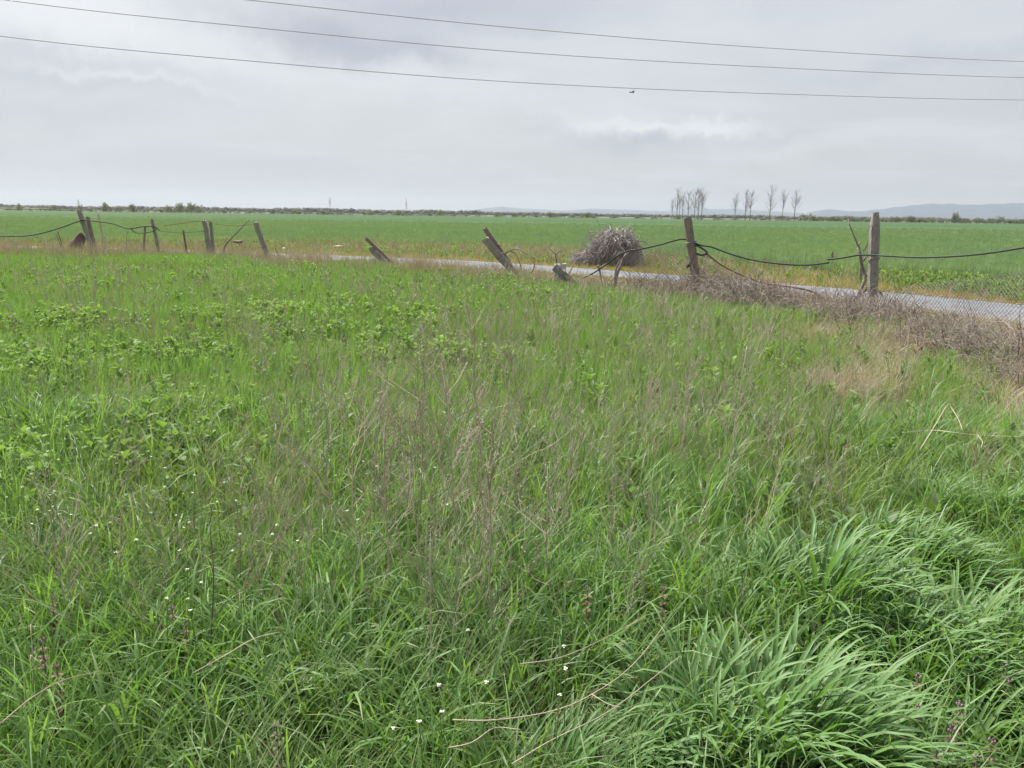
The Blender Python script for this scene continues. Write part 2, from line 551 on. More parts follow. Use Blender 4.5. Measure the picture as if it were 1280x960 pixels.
gx = np.unique(np.concatenate([np.linspace(-24, 24, 97), spaced(-9000, 9000, 41, 4)]))
gy = np.unique(np.concatenate([np.linspace(-6, 32, 77), np.array([-60, -20, 36, 45, 60, 90, 150, 300, 600, 1200, 2500, 5000, 9000])]))
sheet('ground', gx, gy, gz, ground_material(), 'rough meadow ground of soil and dead litter under the grass', 'ground')

we = edge_pts(ywheat, -1.3, 1.2, 60)
mb = MB()
v, f = [], []
for i, (x, y) in enumerate(we):
    u = x / y
    for Y in (0.0, 60, 100, 180, 398):
        yy = y if Y == 0 else max(Y, y + 5)
        v.append((u * yy if Y < 60 else u * yy, yy, .012))
for i in range(len(we) - 1):
    for k in range(4):
        a = i * 5 + k
        f.append((a, a + 5, a + 6, a + 1))
mb.add(v, f)
tag(mb.build('wheat_field', field_material()), 'wide flat field of young green wheat beyond the road', 'field', kind='structure')

ne, fe = edge_pts(ynear, -1.25, 1.2, 150), edge_pts(yfar, -1.25, 1.2, 150)
mb = MB()
v, f = [], []
for i, (a, c_) in enumerate(zip(ne, fe)):
    for k, s in enumerate((0, .08, .5, .92, 1)):
        j = random.uniform(-.05, .05) if k in (0, 4) else 0
        x, y = a[0] + (c_[0] - a[0]) * s, a[1] + (c_[1] - a[1]) * s + j
        v.append((x, y, (.012, .05, .075, .05, .012)[k]))
for i in range(149):
    for k in range(4):
        q0 = i * 5 + k
        f.append((q0, q0 + 5, q0 + 6, q0 + 1))
mb.add(v, f)
tag(mb.build('road', M['asphalt']), 'narrow old grey asphalt lane curving behind the broken fence', 'road', kind='structure')

mb = MB()
for side in (ne, fe):
    for k in range(900):
        i = random.randrange(20, 148); t_ = random.random()
        x = side[i][0] + (side[i + 1][0] - side[i][0]) * t_ + random.gauss(0, .12); y = side[i][1] + (side[i + 1][1] - side[i][1]) * t_ + random.gauss(0, .16)
        mb.blob((x, y, .035), random.uniform(.015, .045), .7, 1, .3)
tag(mb.build('roadside_gravel', M['gravel']), 'loose gravel crumbled along both edges of the old lane', 'gravel', kind='stuff')

# rapeseed strip far left, beyond the wheat
mb = MB()
a, c_ = atY(-160, 268, 620), atY(70, 268, 620)
d0, d1 = atY(-160, 268, 900), atY(66, 268, 900)
mb.add([(a.x, a.y, .9), (c_.x, c_.y, .9), (d1.x, d1.y, 1.0), (d0.x, d0.y, 1.0), (a.x, a.y, .02), (c_.x, c_.y, .02)], [(0, 1, 2, 3), (4, 5, 1, 0)])
tag(mb.build('rapeseed_field', M['rape']), 'pale yellow strip of rapeseed beyond the wheat at the far left', 'field', kind='structure')


def hill(name, prof, Y, depth, label):
    """a long hill: its skyline rises and falls along the range, its flanks run down both ways"""
    px = np.array([p[0] for p in prof], float); py = np.array([p[1] for p in prof], float)
    cols = np.linspace(px[0], px[-1], 90)
    top = np.interp(cols, px, py)
    mb = MB(); v, f = [], []
    for i, (cx, cyy) in enumerate(zip(cols, top)):
        p = atY(cx, cyy, Y)
        h = max(p.z, .5) * (1 + .02 * math.sin(i * 1.7) + .015 * math.sin(i * .61))
        for k, (s, g) in enumerate(((-1, -.02), (-.72, .28), (-.42, .62), (-.18, .9), (0, 1), (.2, .93), (.5, .6), (1, -.02))):
            v.append((p.x * (1 + s * depth / Y), Y + s * depth, h * g + random.uniform(-.02, .02) * h))
    for i in range(len(cols) - 1):
        for k in range(7):
            q0 = i * 8 + k
            f.append((q0, q0 + 8, q0 + 9, q0 + 1))
    mb.add(v, f)
    return tag(mb.build(name, M['hill']), label, 'hills', kind='structure')


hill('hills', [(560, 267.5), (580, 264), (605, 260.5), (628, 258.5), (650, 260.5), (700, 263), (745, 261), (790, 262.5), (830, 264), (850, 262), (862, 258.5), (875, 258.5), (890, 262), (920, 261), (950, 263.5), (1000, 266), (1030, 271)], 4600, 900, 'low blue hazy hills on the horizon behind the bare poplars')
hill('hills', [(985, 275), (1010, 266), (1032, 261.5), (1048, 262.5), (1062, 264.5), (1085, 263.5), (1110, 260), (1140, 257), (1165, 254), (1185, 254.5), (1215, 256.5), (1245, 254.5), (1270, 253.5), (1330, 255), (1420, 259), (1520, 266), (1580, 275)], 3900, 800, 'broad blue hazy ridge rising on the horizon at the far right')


# ------------------------------------------------------------------ scattered ground cover (geometry nodes on my own points)
def proto(mb, name, mat):
    return bpy.data.objects.new(name, mb.mesh(name, mat))


def scatter(name, protos, P, scale, label, cat, tilt=.12, rz=None, zs=None):
    n = len(P)
    me = bpy.data.meshes.new(name)
    me.vertices.add(n)
    me.vertices.foreach_set('co', np.asarray(P, np.float32).ravel())
    rot = np.zeros((n, 3), np.float32)
    rot[:, :2] = rng.normal(0, tilt, (n, 2))
    rot[:, 2] = rng.uniform(0, 2 * math.pi, n) if rz is None else rz
    sc = np.repeat(np.asarray(scale, np.float32)[:, None], 3, 1)
    if zs is not None:
        sc[:, 2] *= zs
    for nm, ty, ar in (('rot', 'FLOAT_VECTOR', rot), ('scl', 'FLOAT_VECTOR', sc)):
        me.attributes.new(nm, ty, 'POINT').data.foreach_set('vector', ar.ravel())
    me.attributes.new('pick', 'INT', 'POINT').data.foreach_set('value', rng.integers(0, len(protos), n).astype(np.int32))
    o = bpy.data.objects.new(name, me)
    COL.objects.link(o)
    g = bpy.data.node_groups.new(name, 'GeometryNodeTree')
    g.interface.new_socket('Geometry', in_out='INPUT', socket_type='NodeSocketGeometry')
    g.interface.new_socket('Geometry', in_out='OUTPUT', socket_type='NodeSocketGeometry')
    gi, go = g.nodes.new('NodeGroupInput'), g.nodes.new('NodeGroupOutput')
    g2i = g.nodes.new('GeometryNodeGeometryToInstance')
    for p in protos:
        oi = g.nodes.new('GeometryNodeObjectInfo')
        oi.inputs['Object'].default_value = p
        g.links.new(oi.outputs['Geometry'], g2i.inputs[0])
    ip = g.nodes.new('GeometryNodeInstanceOnPoints')
    ip.inputs['Pick Instance'].default_value = True

    def attr(nm, ty):
        a_ = g.nodes.new('GeometryNodeInputNamedAttribute')
        a_.data_type = ty
        a_.inputs[0].default_value = nm
        return a_.outputs[0]
    e2r = g.nodes.new('FunctionNodeEulerToRotation')
    g.links.new(attr('rot', 'FLOAT_VECTOR'), e2r.inputs[0])
    g.links.new(gi.outputs[0], ip.inputs['Points'])
    g.links.new(g2i.outputs[0], ip.inputs['Instance'])
    g.links.new(attr('pick', 'INT'), ip.inputs['Instance Index'])
    g.links.new(e2r.outputs[0], ip.inputs['Rotation'])
    g.links.new(attr('scl', 'FLOAT_VECTOR'), ip.inputs['Scale'])
    g.links.new(ip.outputs[0], go.inputs[0])
    md = o.modifiers.new('scatter', 'NODES')
    md.node_group = g
    return tag(o, label, cat, kind='stuff')


def sample(bands):
    """random ground points inside the view wedge (with a margin), bands of (near, far, per square metre)"""
    out_ = []
    for y0, y1, rho in bands:
        w0, w1 = .74 * y0 + 1.3, .74 * y1 + 1.3
        n = int(rho * (y1 - y0) * (w0 + w1))
        u = rng.uniform(0, 1, n)
        w = np.sqrt(w0 ** 2 + u * (w1 ** 2 - w0 ** 2))
        y = (w - 1.3) / .74
        x = rng.uniform(-1, 1, n) * w
        out_.append(np.stack([x, y], 1))
    return np.concatenate(out_)


def vnoise(x, y, s, seed=0):
    """smooth value noise in numpy"""
    x, y = np.asarray(x) * s, np.asarray(y) * s
    xi, yi = np.floor(x).astype(int), np.floor(y).astype(int)
    fx, fy = x - xi, y - yi
    fx, fy = fx * fx * (3 - 2 * fx), fy * fy * (3 - 2 * fy)

    def h(a, c2):
        q_ = np.sin(a * 127.1 + c2 * 311.7 + seed * 74.7) * 43758.5453
        return q_ - np.floor(q_)
    return (h(xi, yi) * (1 - fx) + h(xi + 1, yi) * fx) * (1 - fy) + (h(xi, yi + 1) * (1 - fx) + h(xi + 1, yi + 1) * fx) * fy


def blobs(P, lst):
    """weights of ground points under soft patches given as (photo column, photo row, half width, half height, weight)"""
    px, py = proj(P[:, 0], P[:, 1], .15)
    w = np.zeros(len(P))
    for bx, by, rx, ry, k in lst:
        w = np.maximum(w, k * np.exp(-(((px - bx) / rx) ** 2 + ((py - by) / ry) ** 2)))
    return w


def keep(P, prob):
    return P[rng.uniform(0, 1, len(P)) < prob]


def on_ground(P, dz=0.0):
    return np.stack([P[:, 0], P[:, 1], gz(P[:, 0], P[:, 1]) + dz], 1)


def sfence(P): return P[:, 1] - yfence(P[:, 0], P[:, 1])


# -- prototypes
def tuft(n, spread, lmin, lmax, wid, lean, bend, nseg, fold=False, azb=None, azs=9.0, wpow=2.0, bpow=1.4):
    mb = MB()
    for _ in range(n):
        a = random.uniform(0, 2 * math.pi)
        r = spread * math.sqrt(random.random())
        az_ = random.gauss(azb, azs) if azb is not None else a + random.uniform(-.9, .9)
        mb.blade((r * math.cos(a), r * math.sin(a), -.01), az_, random.uniform(lmin, lmax), wid * random.uniform(.7, 1.25),
                 abs(random.gauss(lean, lean * .6)), bend * random.uniform(.4, 1.5), nseg, fold, random.uniform(-.6, .6), wpow, bpow=bpow)
    return mb


def stalk_mb(h, nbr, r=.0016, seeds=True, spread=.5, sides=3):
    """dried weed: thin stem, upswept side branches with small seed heads"""
    mb = MB()
    a0 = random.uniform(0, 6.28)
    ln = random.uniform(.02, .22)
    pts = []
    for i in range(6):
        s = i / 5
        pts.append((math.cos(a0) * ln * h * s ** 1.6 + random.uniform(-.012, .012) * (s > 0), math.sin(a0) * ln * h * s ** 1.6 + random.uniform(-.012, .012) * (s > 0), h * s * (1 - .3 * ln * s)))
    mb.tube(pts, [r * (1.25 - .8 * i / 5) for i in range(6)], sides, False)
    for k in range(nbr):
        s = random.uniform(.25, .97)
        i = min(4, int(s * 5)); fr = s * 5 - i
        p = Vector(pts[i]).lerp(Vector(pts[i + 1]), fr)
        a = random.uniform(0, 6.28)
        L_ = h * random.uniform(.12, .42) * (1.15 - s * .7)
        e = random.uniform(.35, 1.0) * spread * 2
        d1 = Vector((math.cos(a) * math.sin(e), math.sin(a) * math.sin(e), math.cos(e)))
        p1 = p + d1 * L_ * .55
        p2 = p1 + (d1 + Vector((random.uniform(-.3, .3), random.uniform(-.3, .3), .55))).normalized() * L_ * .5
        mb.tube([p, p1, p2], [r * .62, r * .5, r * .38], 3, False)
        for q_ in range(random.randint(1, 3)):
            b0 = p1.lerp(p2, random.uniform(-.4, .6))
            d3 = (d1 + Vector((random.gauss(0, .6), random.gauss(0, .6), random.uniform(.1, .6)))).normalized()
            mb.tube([b0, b0 + d3 * L_ * random.uniform(.2, .45)], [r * .4, r * .25], 3, False)
        if seeds:
            for q_ in range(random.randint(1, 4)):
                c_ = p1.lerp(p2, random.uniform(.1, 1.05)) + Vector((random.uniform(-.008, .008), random.uniform(-.008, .008), random.uniform(-.004, .008)))
                z = random.uniform(.0012, .0026)
                mb.add([(c_.x, c_.y, c_.z + z * 1.6), (c_.x + z, c_.y, c_.z), (c_.x - z * .5, c_.y + z * .87, c_.z), (c_.x - z * .5, c_.y - z * .87, c_.z), (c_.x, c_.y, c_.z - z * 1.2)],
                       [(0, 1, 2), (0, 2, 3), (0, 3, 1), (4, 2, 1), (4, 3, 2), (4, 1, 3)])
    return mb


def stalk_cluster(n, h, r, spread):
    mb = MB()
    for _ in range(n):
        q_ = stalk_mb(h * random.uniform(.6, 1.1), random.randint(4, 8), r, True, .45)
        o_ = np.array((random.gauss(0, spread), random.gauss(0, spread), 0))
        for vv, tt in zip(q_.v, q_.t):
            pass
        v_ = np.concatenate(q_.v) + o_
        mb.add(v_, q_.f, np.concatenate(q_.t))
    return mb


def rosette(n, lmin, lmax, wid, lean0, lean1, tall=.0):
    mb = MB()
    for i in range(n):
        s = i / n
        a = i * 2.4 + random.uniform(-.4, .4)
        z = tall * s * random.uniform(.7, 1)
        le = lean0 + (lean1 - lean0) * random.random()
        mb.leaf((math.cos(a) * .01, math.sin(a) * .01, z), a, random.uniform(lmin, lmax) * (1 - .3 * s), wid * random.uniform(.7, 1.2), le, random.uniform(.3, 1.0), 4)
    return mb


def tangle(n, R_, h, r):
    """arching dead canes"""
    mb = MB()
    for _ in range(n):
        a = random.uniform(0, 6.28); rr = R_ * math.sqrt(random.random()) * .7
        p = Vector((rr * math.cos(a), rr * math.sin(a), random.uniform(0, h * .3)))
        a2 = random.uniform(0, 6.28); e = random.uniform(.1, 1.25)
        L_ = random.uniform(.35, 1.0) * R_ * 1.5
        pts = [p]
        d = Vector((math.cos(a2) * math.sin(e), math.sin(a2) * math.sin(e), math.cos(e)))
        for k in range(4):
            pts.append(pts[-1] + d * L_ / 4)
            d = (d + Vector((random.uniform(-.35, .35), random.uniform(-.35, .35), -.28 - .1 * k))).normalized()
        mb.tube(pts, [r, r * .95, r * .8, r * .65, r * .4], 3, False)
    return mb


P_fine = [proto(tuft(16, .045, .16, .34, .0045, .22, .9, 3), 'fine grass', M['grass']) for _ in range(5)]
P_near = [proto(tuft(16, .05, .22, .46, .0075, .25, 1.25, 5), 'near grass', M['grass']) for _ in range(5)]
P_lush = [proto(tuft(14, .05, .24, .46, .0125, .2, 1.9, 7, True, wpow=3.5, bpow=2.0), 'lush grass', M['lush']) for _ in range(6)]
P_far = [proto(tuft(26, .14, .13, .27, .008, .3, .9, 2), 'far grass', M['grass']) for _ in range(4)]
P_weed = [proto(rosette(26, .045, .10, .032, .2, 1.1, .26), 'broad weed', M['weed']) for _ in range(5)]
P_wdark = [proto(rosette(18, .05, .11, .034, .3, 1.0, .2), 'dark weed', M['weed_dark']) for _ in range(4)]
P_stalk = [proto(stalk_cluster(3, .62, .0015, .07), 'dry stalk', M['stalk' if k_ % 3 else 'pale']) for k_ in range(8)]
P_stalkf = [proto(stalk_cluster(4, .5, .0023, .16), 'dry stalk farther off', M['stalk' if k_ % 3 else 'pale']) for k_ in range(6)]
P_thatch = [proto(tuft(22, .10, .14, .36, .005, .75, 1.0, 3), 'dead grass', M['thatch']) for _ in range(5)]
P_fdry = [proto(tuft(11, .11, .16, .56, .0085, .28, .6, 3), 'fence dry grass', M['fence_dry']) for _ in range(7)]
P_bram = [proto(tangle(30, .42, .42, .0046), 'dead bramble', M['bramble']) for _ in range(5)]
P_oran = [proto(tuft(24, .14, .05, .15, .008, .5, .8, 2), 'scorched grass', M['orange']) for _ in range(4)]
P_yel = [proto(tuft(24, .14, .09, .26, .008, .4, .9, 2), 'yellow grass', M['yellow_green']) for _ in range(4)]
P_wheat = [proto(tuft(34, .20, .17, .30, .010, .25, .7, 2), 'wheat plants', M['wheat']) for _ in range(4)]
P_wheatf = [proto(tuft(40, .45, .17, .30, .024, .25, .6, 2), 'wheat plants farther off', M['wheat']) for _ in range(4)]

WEEDS = [(50, 465, 90, 32, 1), (180, 445, 110, 22, .8), (60, 405, 90, 22, .7), (170, 560, 130, 40, .8), (270, 520, 80, 25, .7), (60, 585, 80, 40, .7), (330, 395, 90, 22, .6),
         (560, 445, 70, 22, .6), (480, 380, 90, 20, .6), (650, 372, 90, 16, .7), (430, 480, 60, 20, .5), (215, 350, 160, 16, .5), (610, 345, 60, 8, .6), (780, 420, 60, 15, .35), (130, 505, 90, 25, .7)]
STALKS = [(820, 510, 230, 110, 1), (640, 470, 220, 90, .75), (560, 560, 170, 90, .9), (520, 640, 120, 80, .9), (700, 640, 180, 90, .7), (930, 470, 120, 80, .8), (800, 410, 190, 40, .9), (640, 740, 160, 90, .7),
          (400, 480, 150, 70, .5), (330, 650, 130, 70, .5), (620, 850, 170, 70, .6), (270, 730, 70, 80, .5), (960, 610, 110, 60, .6), (100, 760, 120, 100, .35), (1060, 560, 80, 60, .4), (640, 375, 300, 20, .6), (300, 420, 300, 60, .3)]
DEAD = [(1160, 425, 110, 26, 1), (1240, 415, 70, 22, .9), (1060, 465, 40, 16, 1), (1270, 465, 40, 30, .9), (1240, 560, 50, 22, 1), (1185, 540, 40, 12, .6), (1110, 455, 50, 14, .7), (1280, 500, 40, 30, .7), (1030, 410, 50, 14, .7), (1215, 455, 60, 16, .5)]
LUSHZ = [(1100, 560, 160, 50, .5), (960, 540, 90, 60, .3), (400, 830, 420, 130, 1), (750, 780, 260, 110, .9), (1250, 640, 140, 60, .9), (1100, 800, 300, 200, .6), (130, 700, 150, 60, .5)]

CLZ = [(980, 890, 190, 90, 1), (1080, 705, 170, 90, 1), (1220, 780, 130, 90, 1), (800, 930, 120, 50, .9)]
# fine grass all over the meadow
P = sample([(.7, 3.2, 150), (3.2, 6, 150), (6, 12, 120)])
P = P[(sfence(P) < -.1)]
P = keep(P, np.clip(.9 - 1.1 * blobs(P, DEAD) - .35 * blobs(P, WEEDS), .05, 1))
P = keep(P, np.clip(1 - .95 * blobs(P, CLZ), 0, 1))
scatter('meadow_grass', P_fine, on_ground(P), rng.uniform(.7, 1.25, len(P)) * (.6 + .65 * vnoise(P[:, 0], P[:, 1], .9)), 'fine green grass covering the rough meadow', 'grass')
P = sample([(10, 29, 75)])
P = P[sfence(P) < -.2]
P = keep(P, np.clip(.95 - 1.1 * blobs(P, DEAD) - .3 * blobs(P, WEEDS), .05, 1))
scatter('distant_meadow_grass', P_far, on_ground(P), rng.uniform(.7, 1.2, len(P)) * (.55 + .8 * vnoise(P[:, 0], P[:, 1], .45)), 'green grass on the far side of the meadow before the fence', 'grass')
P = sample([(.6, 3.2, 170), (3.2, 5.5, 80)])
P = keep(P[sfence(P) < -.3], .75)
P = keep(P, np.clip(1 - 1.0 * blobs(P, CLZ), 0, 1))
scatter('foreground_grass', P_near, on_ground(P), rng.uniform(.7, 1.2, len(P)), 'tall arching green grass in the foreground', 'grass')
P = sample([(.6, 2.6, 120), (2.6, 4.2, 85), (4.2, 7, 30)])
P = keep(P, np.clip(blobs(P, LUSHZ) - .7 * blobs(P, CLZ), 0, 1))
P = P[sfence(P) < -.5]
scatter('lush_grass', P_lush, on_ground(P), rng.uniform(.65, 1.1, len(P)), 'broad bladed lush grass arching over in the foreground', 'grass')
P_dead = [proto(tuft(7, .06, .15, .40, .0045, .6, 1.5, 5), 'withered blades', M['thatch']) for _ in range(5)]
P = sample([(.6, 3.2, 40), (3.2, 7, 26)])
P = P[sfence(P) < -.5]
scatter('withered_grass_blades', P_dead, on_ground(P), rng.uniform(.6, 1.1, len(P)), 'thin tan withered blades mixed into the green foreground grass', 'dead grass', tilt=.3)
# broad-leaved weeds
P = sample([(3.4, 6, 130), (6, 12, 110), (12, 24, 48)])
P = P[sfence(P) < -.8]
P = keep(P, np.clip(1 - 1.3 * blobs(P, DEAD), 0, 1))
P = keep(P, np.clip(blobs(P, WEEDS) * np.clip(2.6 * vnoise(P[:, 0], P[:, 1], .85, 3) - .55, 0, 1) + .02, 0, 1))
scatter('broad_leaved_weeds', P_weed, on_ground(P), rng.uniform(.5, 1.15, len(P)) * (.7 + .55 * vnoise(P[:, 0], P[:, 1], .85, 3)), 'bright yellow green broad leaved weeds in patches on the left of the meadow', 'weeds')
P = sample([(2.6, 6, 30), (6, 14, 18), (14, 24, 8)])
P = keep(P[sfence(P) < -.5], .35)
scatter('low_dark_weeds', P_wdark, on_ground(P), rng.uniform(.7, 1.3, len(P)), 'small darker green weeds among the meadow grass', 'weeds')
# dry stalks
P = sample([(1.3, 3, 40), (3, 6, 25), (6, 9, 15)])
P = P[sfence(P) < -.3]
P = keep(P, np.clip(blobs(P, STALKS) * (.4 + .9 * vnoise(P[:, 0], P[:, 1], 1.6, 5)), 0, 1))
scatter('dry_weed_stalks', P_stalk, on_ground(P), rng.uniform(.6, 1.15, len(P)), 'thin grey brown dry weed stalks standing in the middle of the meadow', 'dry stalks')
P = sample([(9, 16, 11), (16, 27, 9)])
P = P[sfence(P) < -.3]
P = keep(P, np.clip(blobs(P, STALKS) * (.4 + .9 * vnoise(P[:, 0], P[:, 1], .9, 5)) + .22, 0, 1))
scatter('distant_dry_stalks', P_stalkf, on_ground(P), rng.uniform(.6, 1.15, len(P)), 'grey brown dry stalks towards the far side of the meadow', 'dry stalks')
# dead grass mats on the right, dry band along the fence
P = sample([(3, 14, 150)])
P = keep(P, np.clip(1.8 * blobs(P, DEAD), 0, 1))
P = P[sfence(P) < 1.2]
scatter('dead_grass_mats', P_thatch, on_ground(P), rng.uniform(.8, 1.4, len(P)), 'flattened mats of tan dead grass on the right of the meadow', 'dead grass', zs=.75)
P = sample([(6, 30, 60)])
s = sfence(P)
px, py = proj(P[:, 0], P[:, 1], .1)
wd = np.interp(px, [0, 600, 750, 1280], [2.4, 2.0, 1.4, 1.2])
P = keep(P, np.exp(-((s + np.interp(px, [0, 800, 1000, 1280], [.5, .2, .5, .7])) / wd) ** 2) * np.interp(px, [0, 700, 800, 1000, 1280], [.9, .9, .7, .45, .3]))
P = keep(P, np.clip(1.7 * vnoise(P[:, 0], P[:, 1], .9, 12) - .05, 0, 1))
scatter('fence_line_dry_grass', P_fdry, on_ground(P), rng.uniform(.45, 1.35, len(P)) * (.75 + .5 * vnoise(P[:, 0], P[:, 1], .7, 13)) * np.interp(proj(P[:, 0], P[:, 1], .1)[0], [300, 500, 640, 900, 980, 1280], [1.0, .85, .72, .66, .45, .45]), 'brown dry grass growing along the broken fence', 'dead grass')
P = sample([(7, 17, 46)])
s = sfence(P)
px, py = proj(P[:, 0], P[:, 1], .1)
k = np.interp(px, [700, 800, 860, 1000, 1090, 1180, 1290], [0, .3, .9, 1, 1, .8, .5])
P = keep(P, k * np.exp(-((s + np.interp(px, [860, 930, 1000, 1090, 1280], [.35, .6, 1.1, 1.15, 1.75])) / np.interp(px, [860, 1090, 1280], [.7, .85, 1.15])) ** 2) * np.clip(2.4 * vnoise(P[:, 0], P[:, 1], 1.5, 9) - .35, 0, 1))
scatter('dead_brambles', P_bram, on_ground(P), rng.uniform(.65, 1.2, len(P)) * np.interp(proj(P[:, 0], P[:, 1], .1)[0], [860, 880, 950, 1000, 1280], [.9, 1.25, 1.1, .8, .85]) * (.65 + .7 * vnoise(P[:, 0], P[:, 1], 1.5, 9)), 'brown tangle of dead brambles at the foot of the fence', 'brambles', tilt=.2)
# strip between fence and road, far verge
P = sample([(8, 34, 70)])
s, r1 = sfence(P), ynear(P[:, 0], P[:, 1]) - P[:, 1]
Q = P[(s > .1) & (r1 > .02)]
r1 = ynear(Q[:, 0], Q[:, 1]) - Q[:, 1]
Qo = keep(Q, np.exp(-(r1 / .7) ** 2) * .95)
Qy = keep(Q, .4)
r2 = P[:, 1] - yfar(P[:, 0], P[:, 1]); wv = ywheat(P[:, 0], P[:, 1]) - P[:, 1]
F = P[(r2 > .02)]
P2 = sample([(12, 42, 85)])
r2 = P2[:, 1] - yfar(P2[:, 0], P2[:, 1]); wv = ywheat(P2[:, 0], P2[:, 1]) - P2[:, 1]
px2, _ = proj(P2[:, 0], P2[:, 1], .1)
inside = (r2 > .02) & (wv > 0)
ow = np.interp(px2, [0, 700, 850, 1100, 1280], [.9, 1.1, 3.0, 2.2, .5]) * (.5 + vnoise(P2[:, 0], P2[:, 1], .5, 8))
Fo = keep(P2[inside], np.exp(-(r2[inside] / ow[inside]) ** 2) * .95)
Fy = keep(P2[inside], np.clip(.35 + .45 - .5 * (px2[inside] > 1150), .08, 1) * .45)
Fg = keep(P2[inside], np.clip(r2[inside] / (ow[inside] * 2.5), .05, .9) * np.interp(px2[inside], [0, 600, 1000, 1150, 1280], [.06, .12, .14, .5, .7]))
Fs = keep(P2[inside], np.interp(px2[inside], [0, 560, 640, 850, 1000], [.25, .25, .5, .35, .1]) * np.clip(r2[inside] / 3, 0, 1) * .5)
A = np.concatenate([Qo, Fo])
scatter('scorched_verge_grass', P_oran, on_ground(A), rng.uniform(.6, 1.2, len(A)), 'orange scorched grass along the edges of the road', 'dead grass')
A = np.concatenate([Qy, Fy])
scatter('yellow_verge_grass', P_yel, on_ground(A), np.concatenate([rng.uniform(.35, .7, len(Qy)), rng.uniform(.6, 1.1, len(Fy))]), 'yellowing grass on the road verges', 'grass')
scatter('verge_weeds', P_wdark + P_weed[:2], on_ground(Fg), rng.uniform(.7, 1.3, len(Fg)), 'green leafy weeds on the verge beyond the road', 'weeds')
PB = sample([(12, 16, 70)])
pxb, _ = proj(PB[:, 0], PB[:, 1], .1)
PB = keep(PB, np.exp(-((pxb - 925) / 55) ** 2) * np.exp(-(sfence(PB) / .45) ** 2))
scatter('fence_foot_brush', P_fdry, on_ground(PB), rng.uniform(1.0, 1.5, len(PB)), 'taller dead stems tangled in the slumped netting by the wooden post', 'dead stems')
scatter('verge_dry_stems', P_fdry, on_ground(Fs), rng.uniform(.6, 1.1, len(Fs)), 'dry brown stems on the verge beyond the road', 'dead grass')
FEET = [117, 178, 199, 263, 335, 492, 645, 700, 715, 728, 770, 868, 874, 1080, 1092]
B = np.array([[c_ * 0 + (atY(c_, 380, 10).x / 10) * float(np.interp(c_, [t_[0] for t_ in T_FENCE], [t_[1] for t_ in T_FENCE])), float(np.interp(c_, [t_[0] for t_ in T_FENCE], [t_[1] for t_ in T_FENCE]))] for c_ in FEET])
B = np.repeat(B, 9, 0) + rng.normal(0, .2, (len(FEET) * 9, 2))
scatter('post_foot_stems', P_fdry, on_ground(B), rng.uniform(.7, 1.15, len(B)), 'dry stems gathered round the feet of the fence posts', 'dead stems')
# wheat
P = sample([(14, 48, 26)])
P = P[P[:, 1] - ywheat(P[:, 0], P[:, 1]) > -.3]
scatter('young_wheat', P_wheat, on_ground(P), rng.uniform(.85, 1.25, len(P)) * (1 + .6 * np.exp(-((P[:, 1] - ywheat(P[:, 0], P[:, 1])) / 1.2) ** 2)), 'dense young green wheat at the near edge of the field', 'wheat')
P = sample([(46, 175, 9)])
P = keep(P, np.exp(-((P[:, 1] - 40) / 50) ** 2) * (.65 + .4 * vnoise(P[:, 0] * .25, P[:, 1], .12, 4)))
scatter('distant_young_wheat', P_wheatf, on_ground(P), rng.uniform(.8, 1.15, len(P)), 'young green wheat farther out in the field', 'wheat')
# ------------------------------------------------------------------ fence posts
def Yf(px): return float(np.interp(px, [t_[0] for t_ in T_FENCE], [t_[1] for t_ in T_FENCE]))


def smooth(pts, n=6):
    """Catmull-Rom through the points"""
    p = [Vector(q) for q in pts]
    p = [p[0] * 2 - p[1]] + p + [p[-1] * 2 - p[-2]]
    o = []
    for i in range(1, len(p) - 2):
        for k in range(n):
            t = k / n
            o.append(.5 * ((2 * p[i]) + (p[i + 1] - p[i - 1]) * t + (2 * p[i - 1] - 5 * p[i] + 4 * p[i + 1] - p[i + 2]) * t * t + (3 * p[i] - p[i - 1] - 3 * p[i + 1] + p[i + 2]) * t ** 3))
    o.append(p[-2])
    return o


def shaft(axis, w, d, rough=.006, chamfer=.22, top='flat', rings=12, below=.25, flare=0.0, round_=False):
    """a post body in the frame of its own base: slightly uneven, worn edges, broken or chamfered head"""
    mb = MB()
    Ltot = axis.length
    z = axis.normalized()
    x = (Vector((1, 0, 0)) - z * z.x).normalized()
    y = z.cross(x)
    c = 1 - chamfer
    if round_:
        sec = [(math.cos(k * math.pi / 5), math.sin(k * math.pi / 5)) for k in range(10)]
    else:
        sec = [(-1, -c), (-c, -1), (0, -1.0), (c, -1), (1, -c), (1, c), (c, 1), (0, 1.0), (-c, 1), (-1, c)]
    v, f = [], []
    wob = [random.uniform(-1, 1) for _ in range(4)]
    for i in range(rings + 1):
        s = i / rings
        h = -below + (Ltot + below) * s
        k = 1 + flare * (1 - s) ** 2
        if top == 'chamfer':
            k *= 1.0 if s < .93 else (.8 if s < .999 else .62)
        off = (math.sin(s * 5 + wob[0]) * wob[1] * .008, math.sin(s * 4 + wob[2]) * wob[3] * .008)
        for a, b_ in sec:
            hh = h
            if i == rings and top == 'broken':
                hh += random.uniform(-.07, .03)
            elif i == rings:
                hh += random.uniform(-.01, .01)
            p = x * ((a * w / 2) * k + off[0] + random.uniform(-rough, rough)) + y * ((b_ * d / 2) * k + off[1] + random.uniform(-rough, rough)) + z * hh
            v.append(p)
    n = len(sec)
    for i in range(rings):
        for k in range(n):
            f.append((i * n + k, i * n + (k + 1) % n, (i + 1) * n + (k + 1) % n, (i + 1) * n + k))
    f.append(tuple(rings * n + k for k in range(n)))
    mb.add(v, f)
    return mb


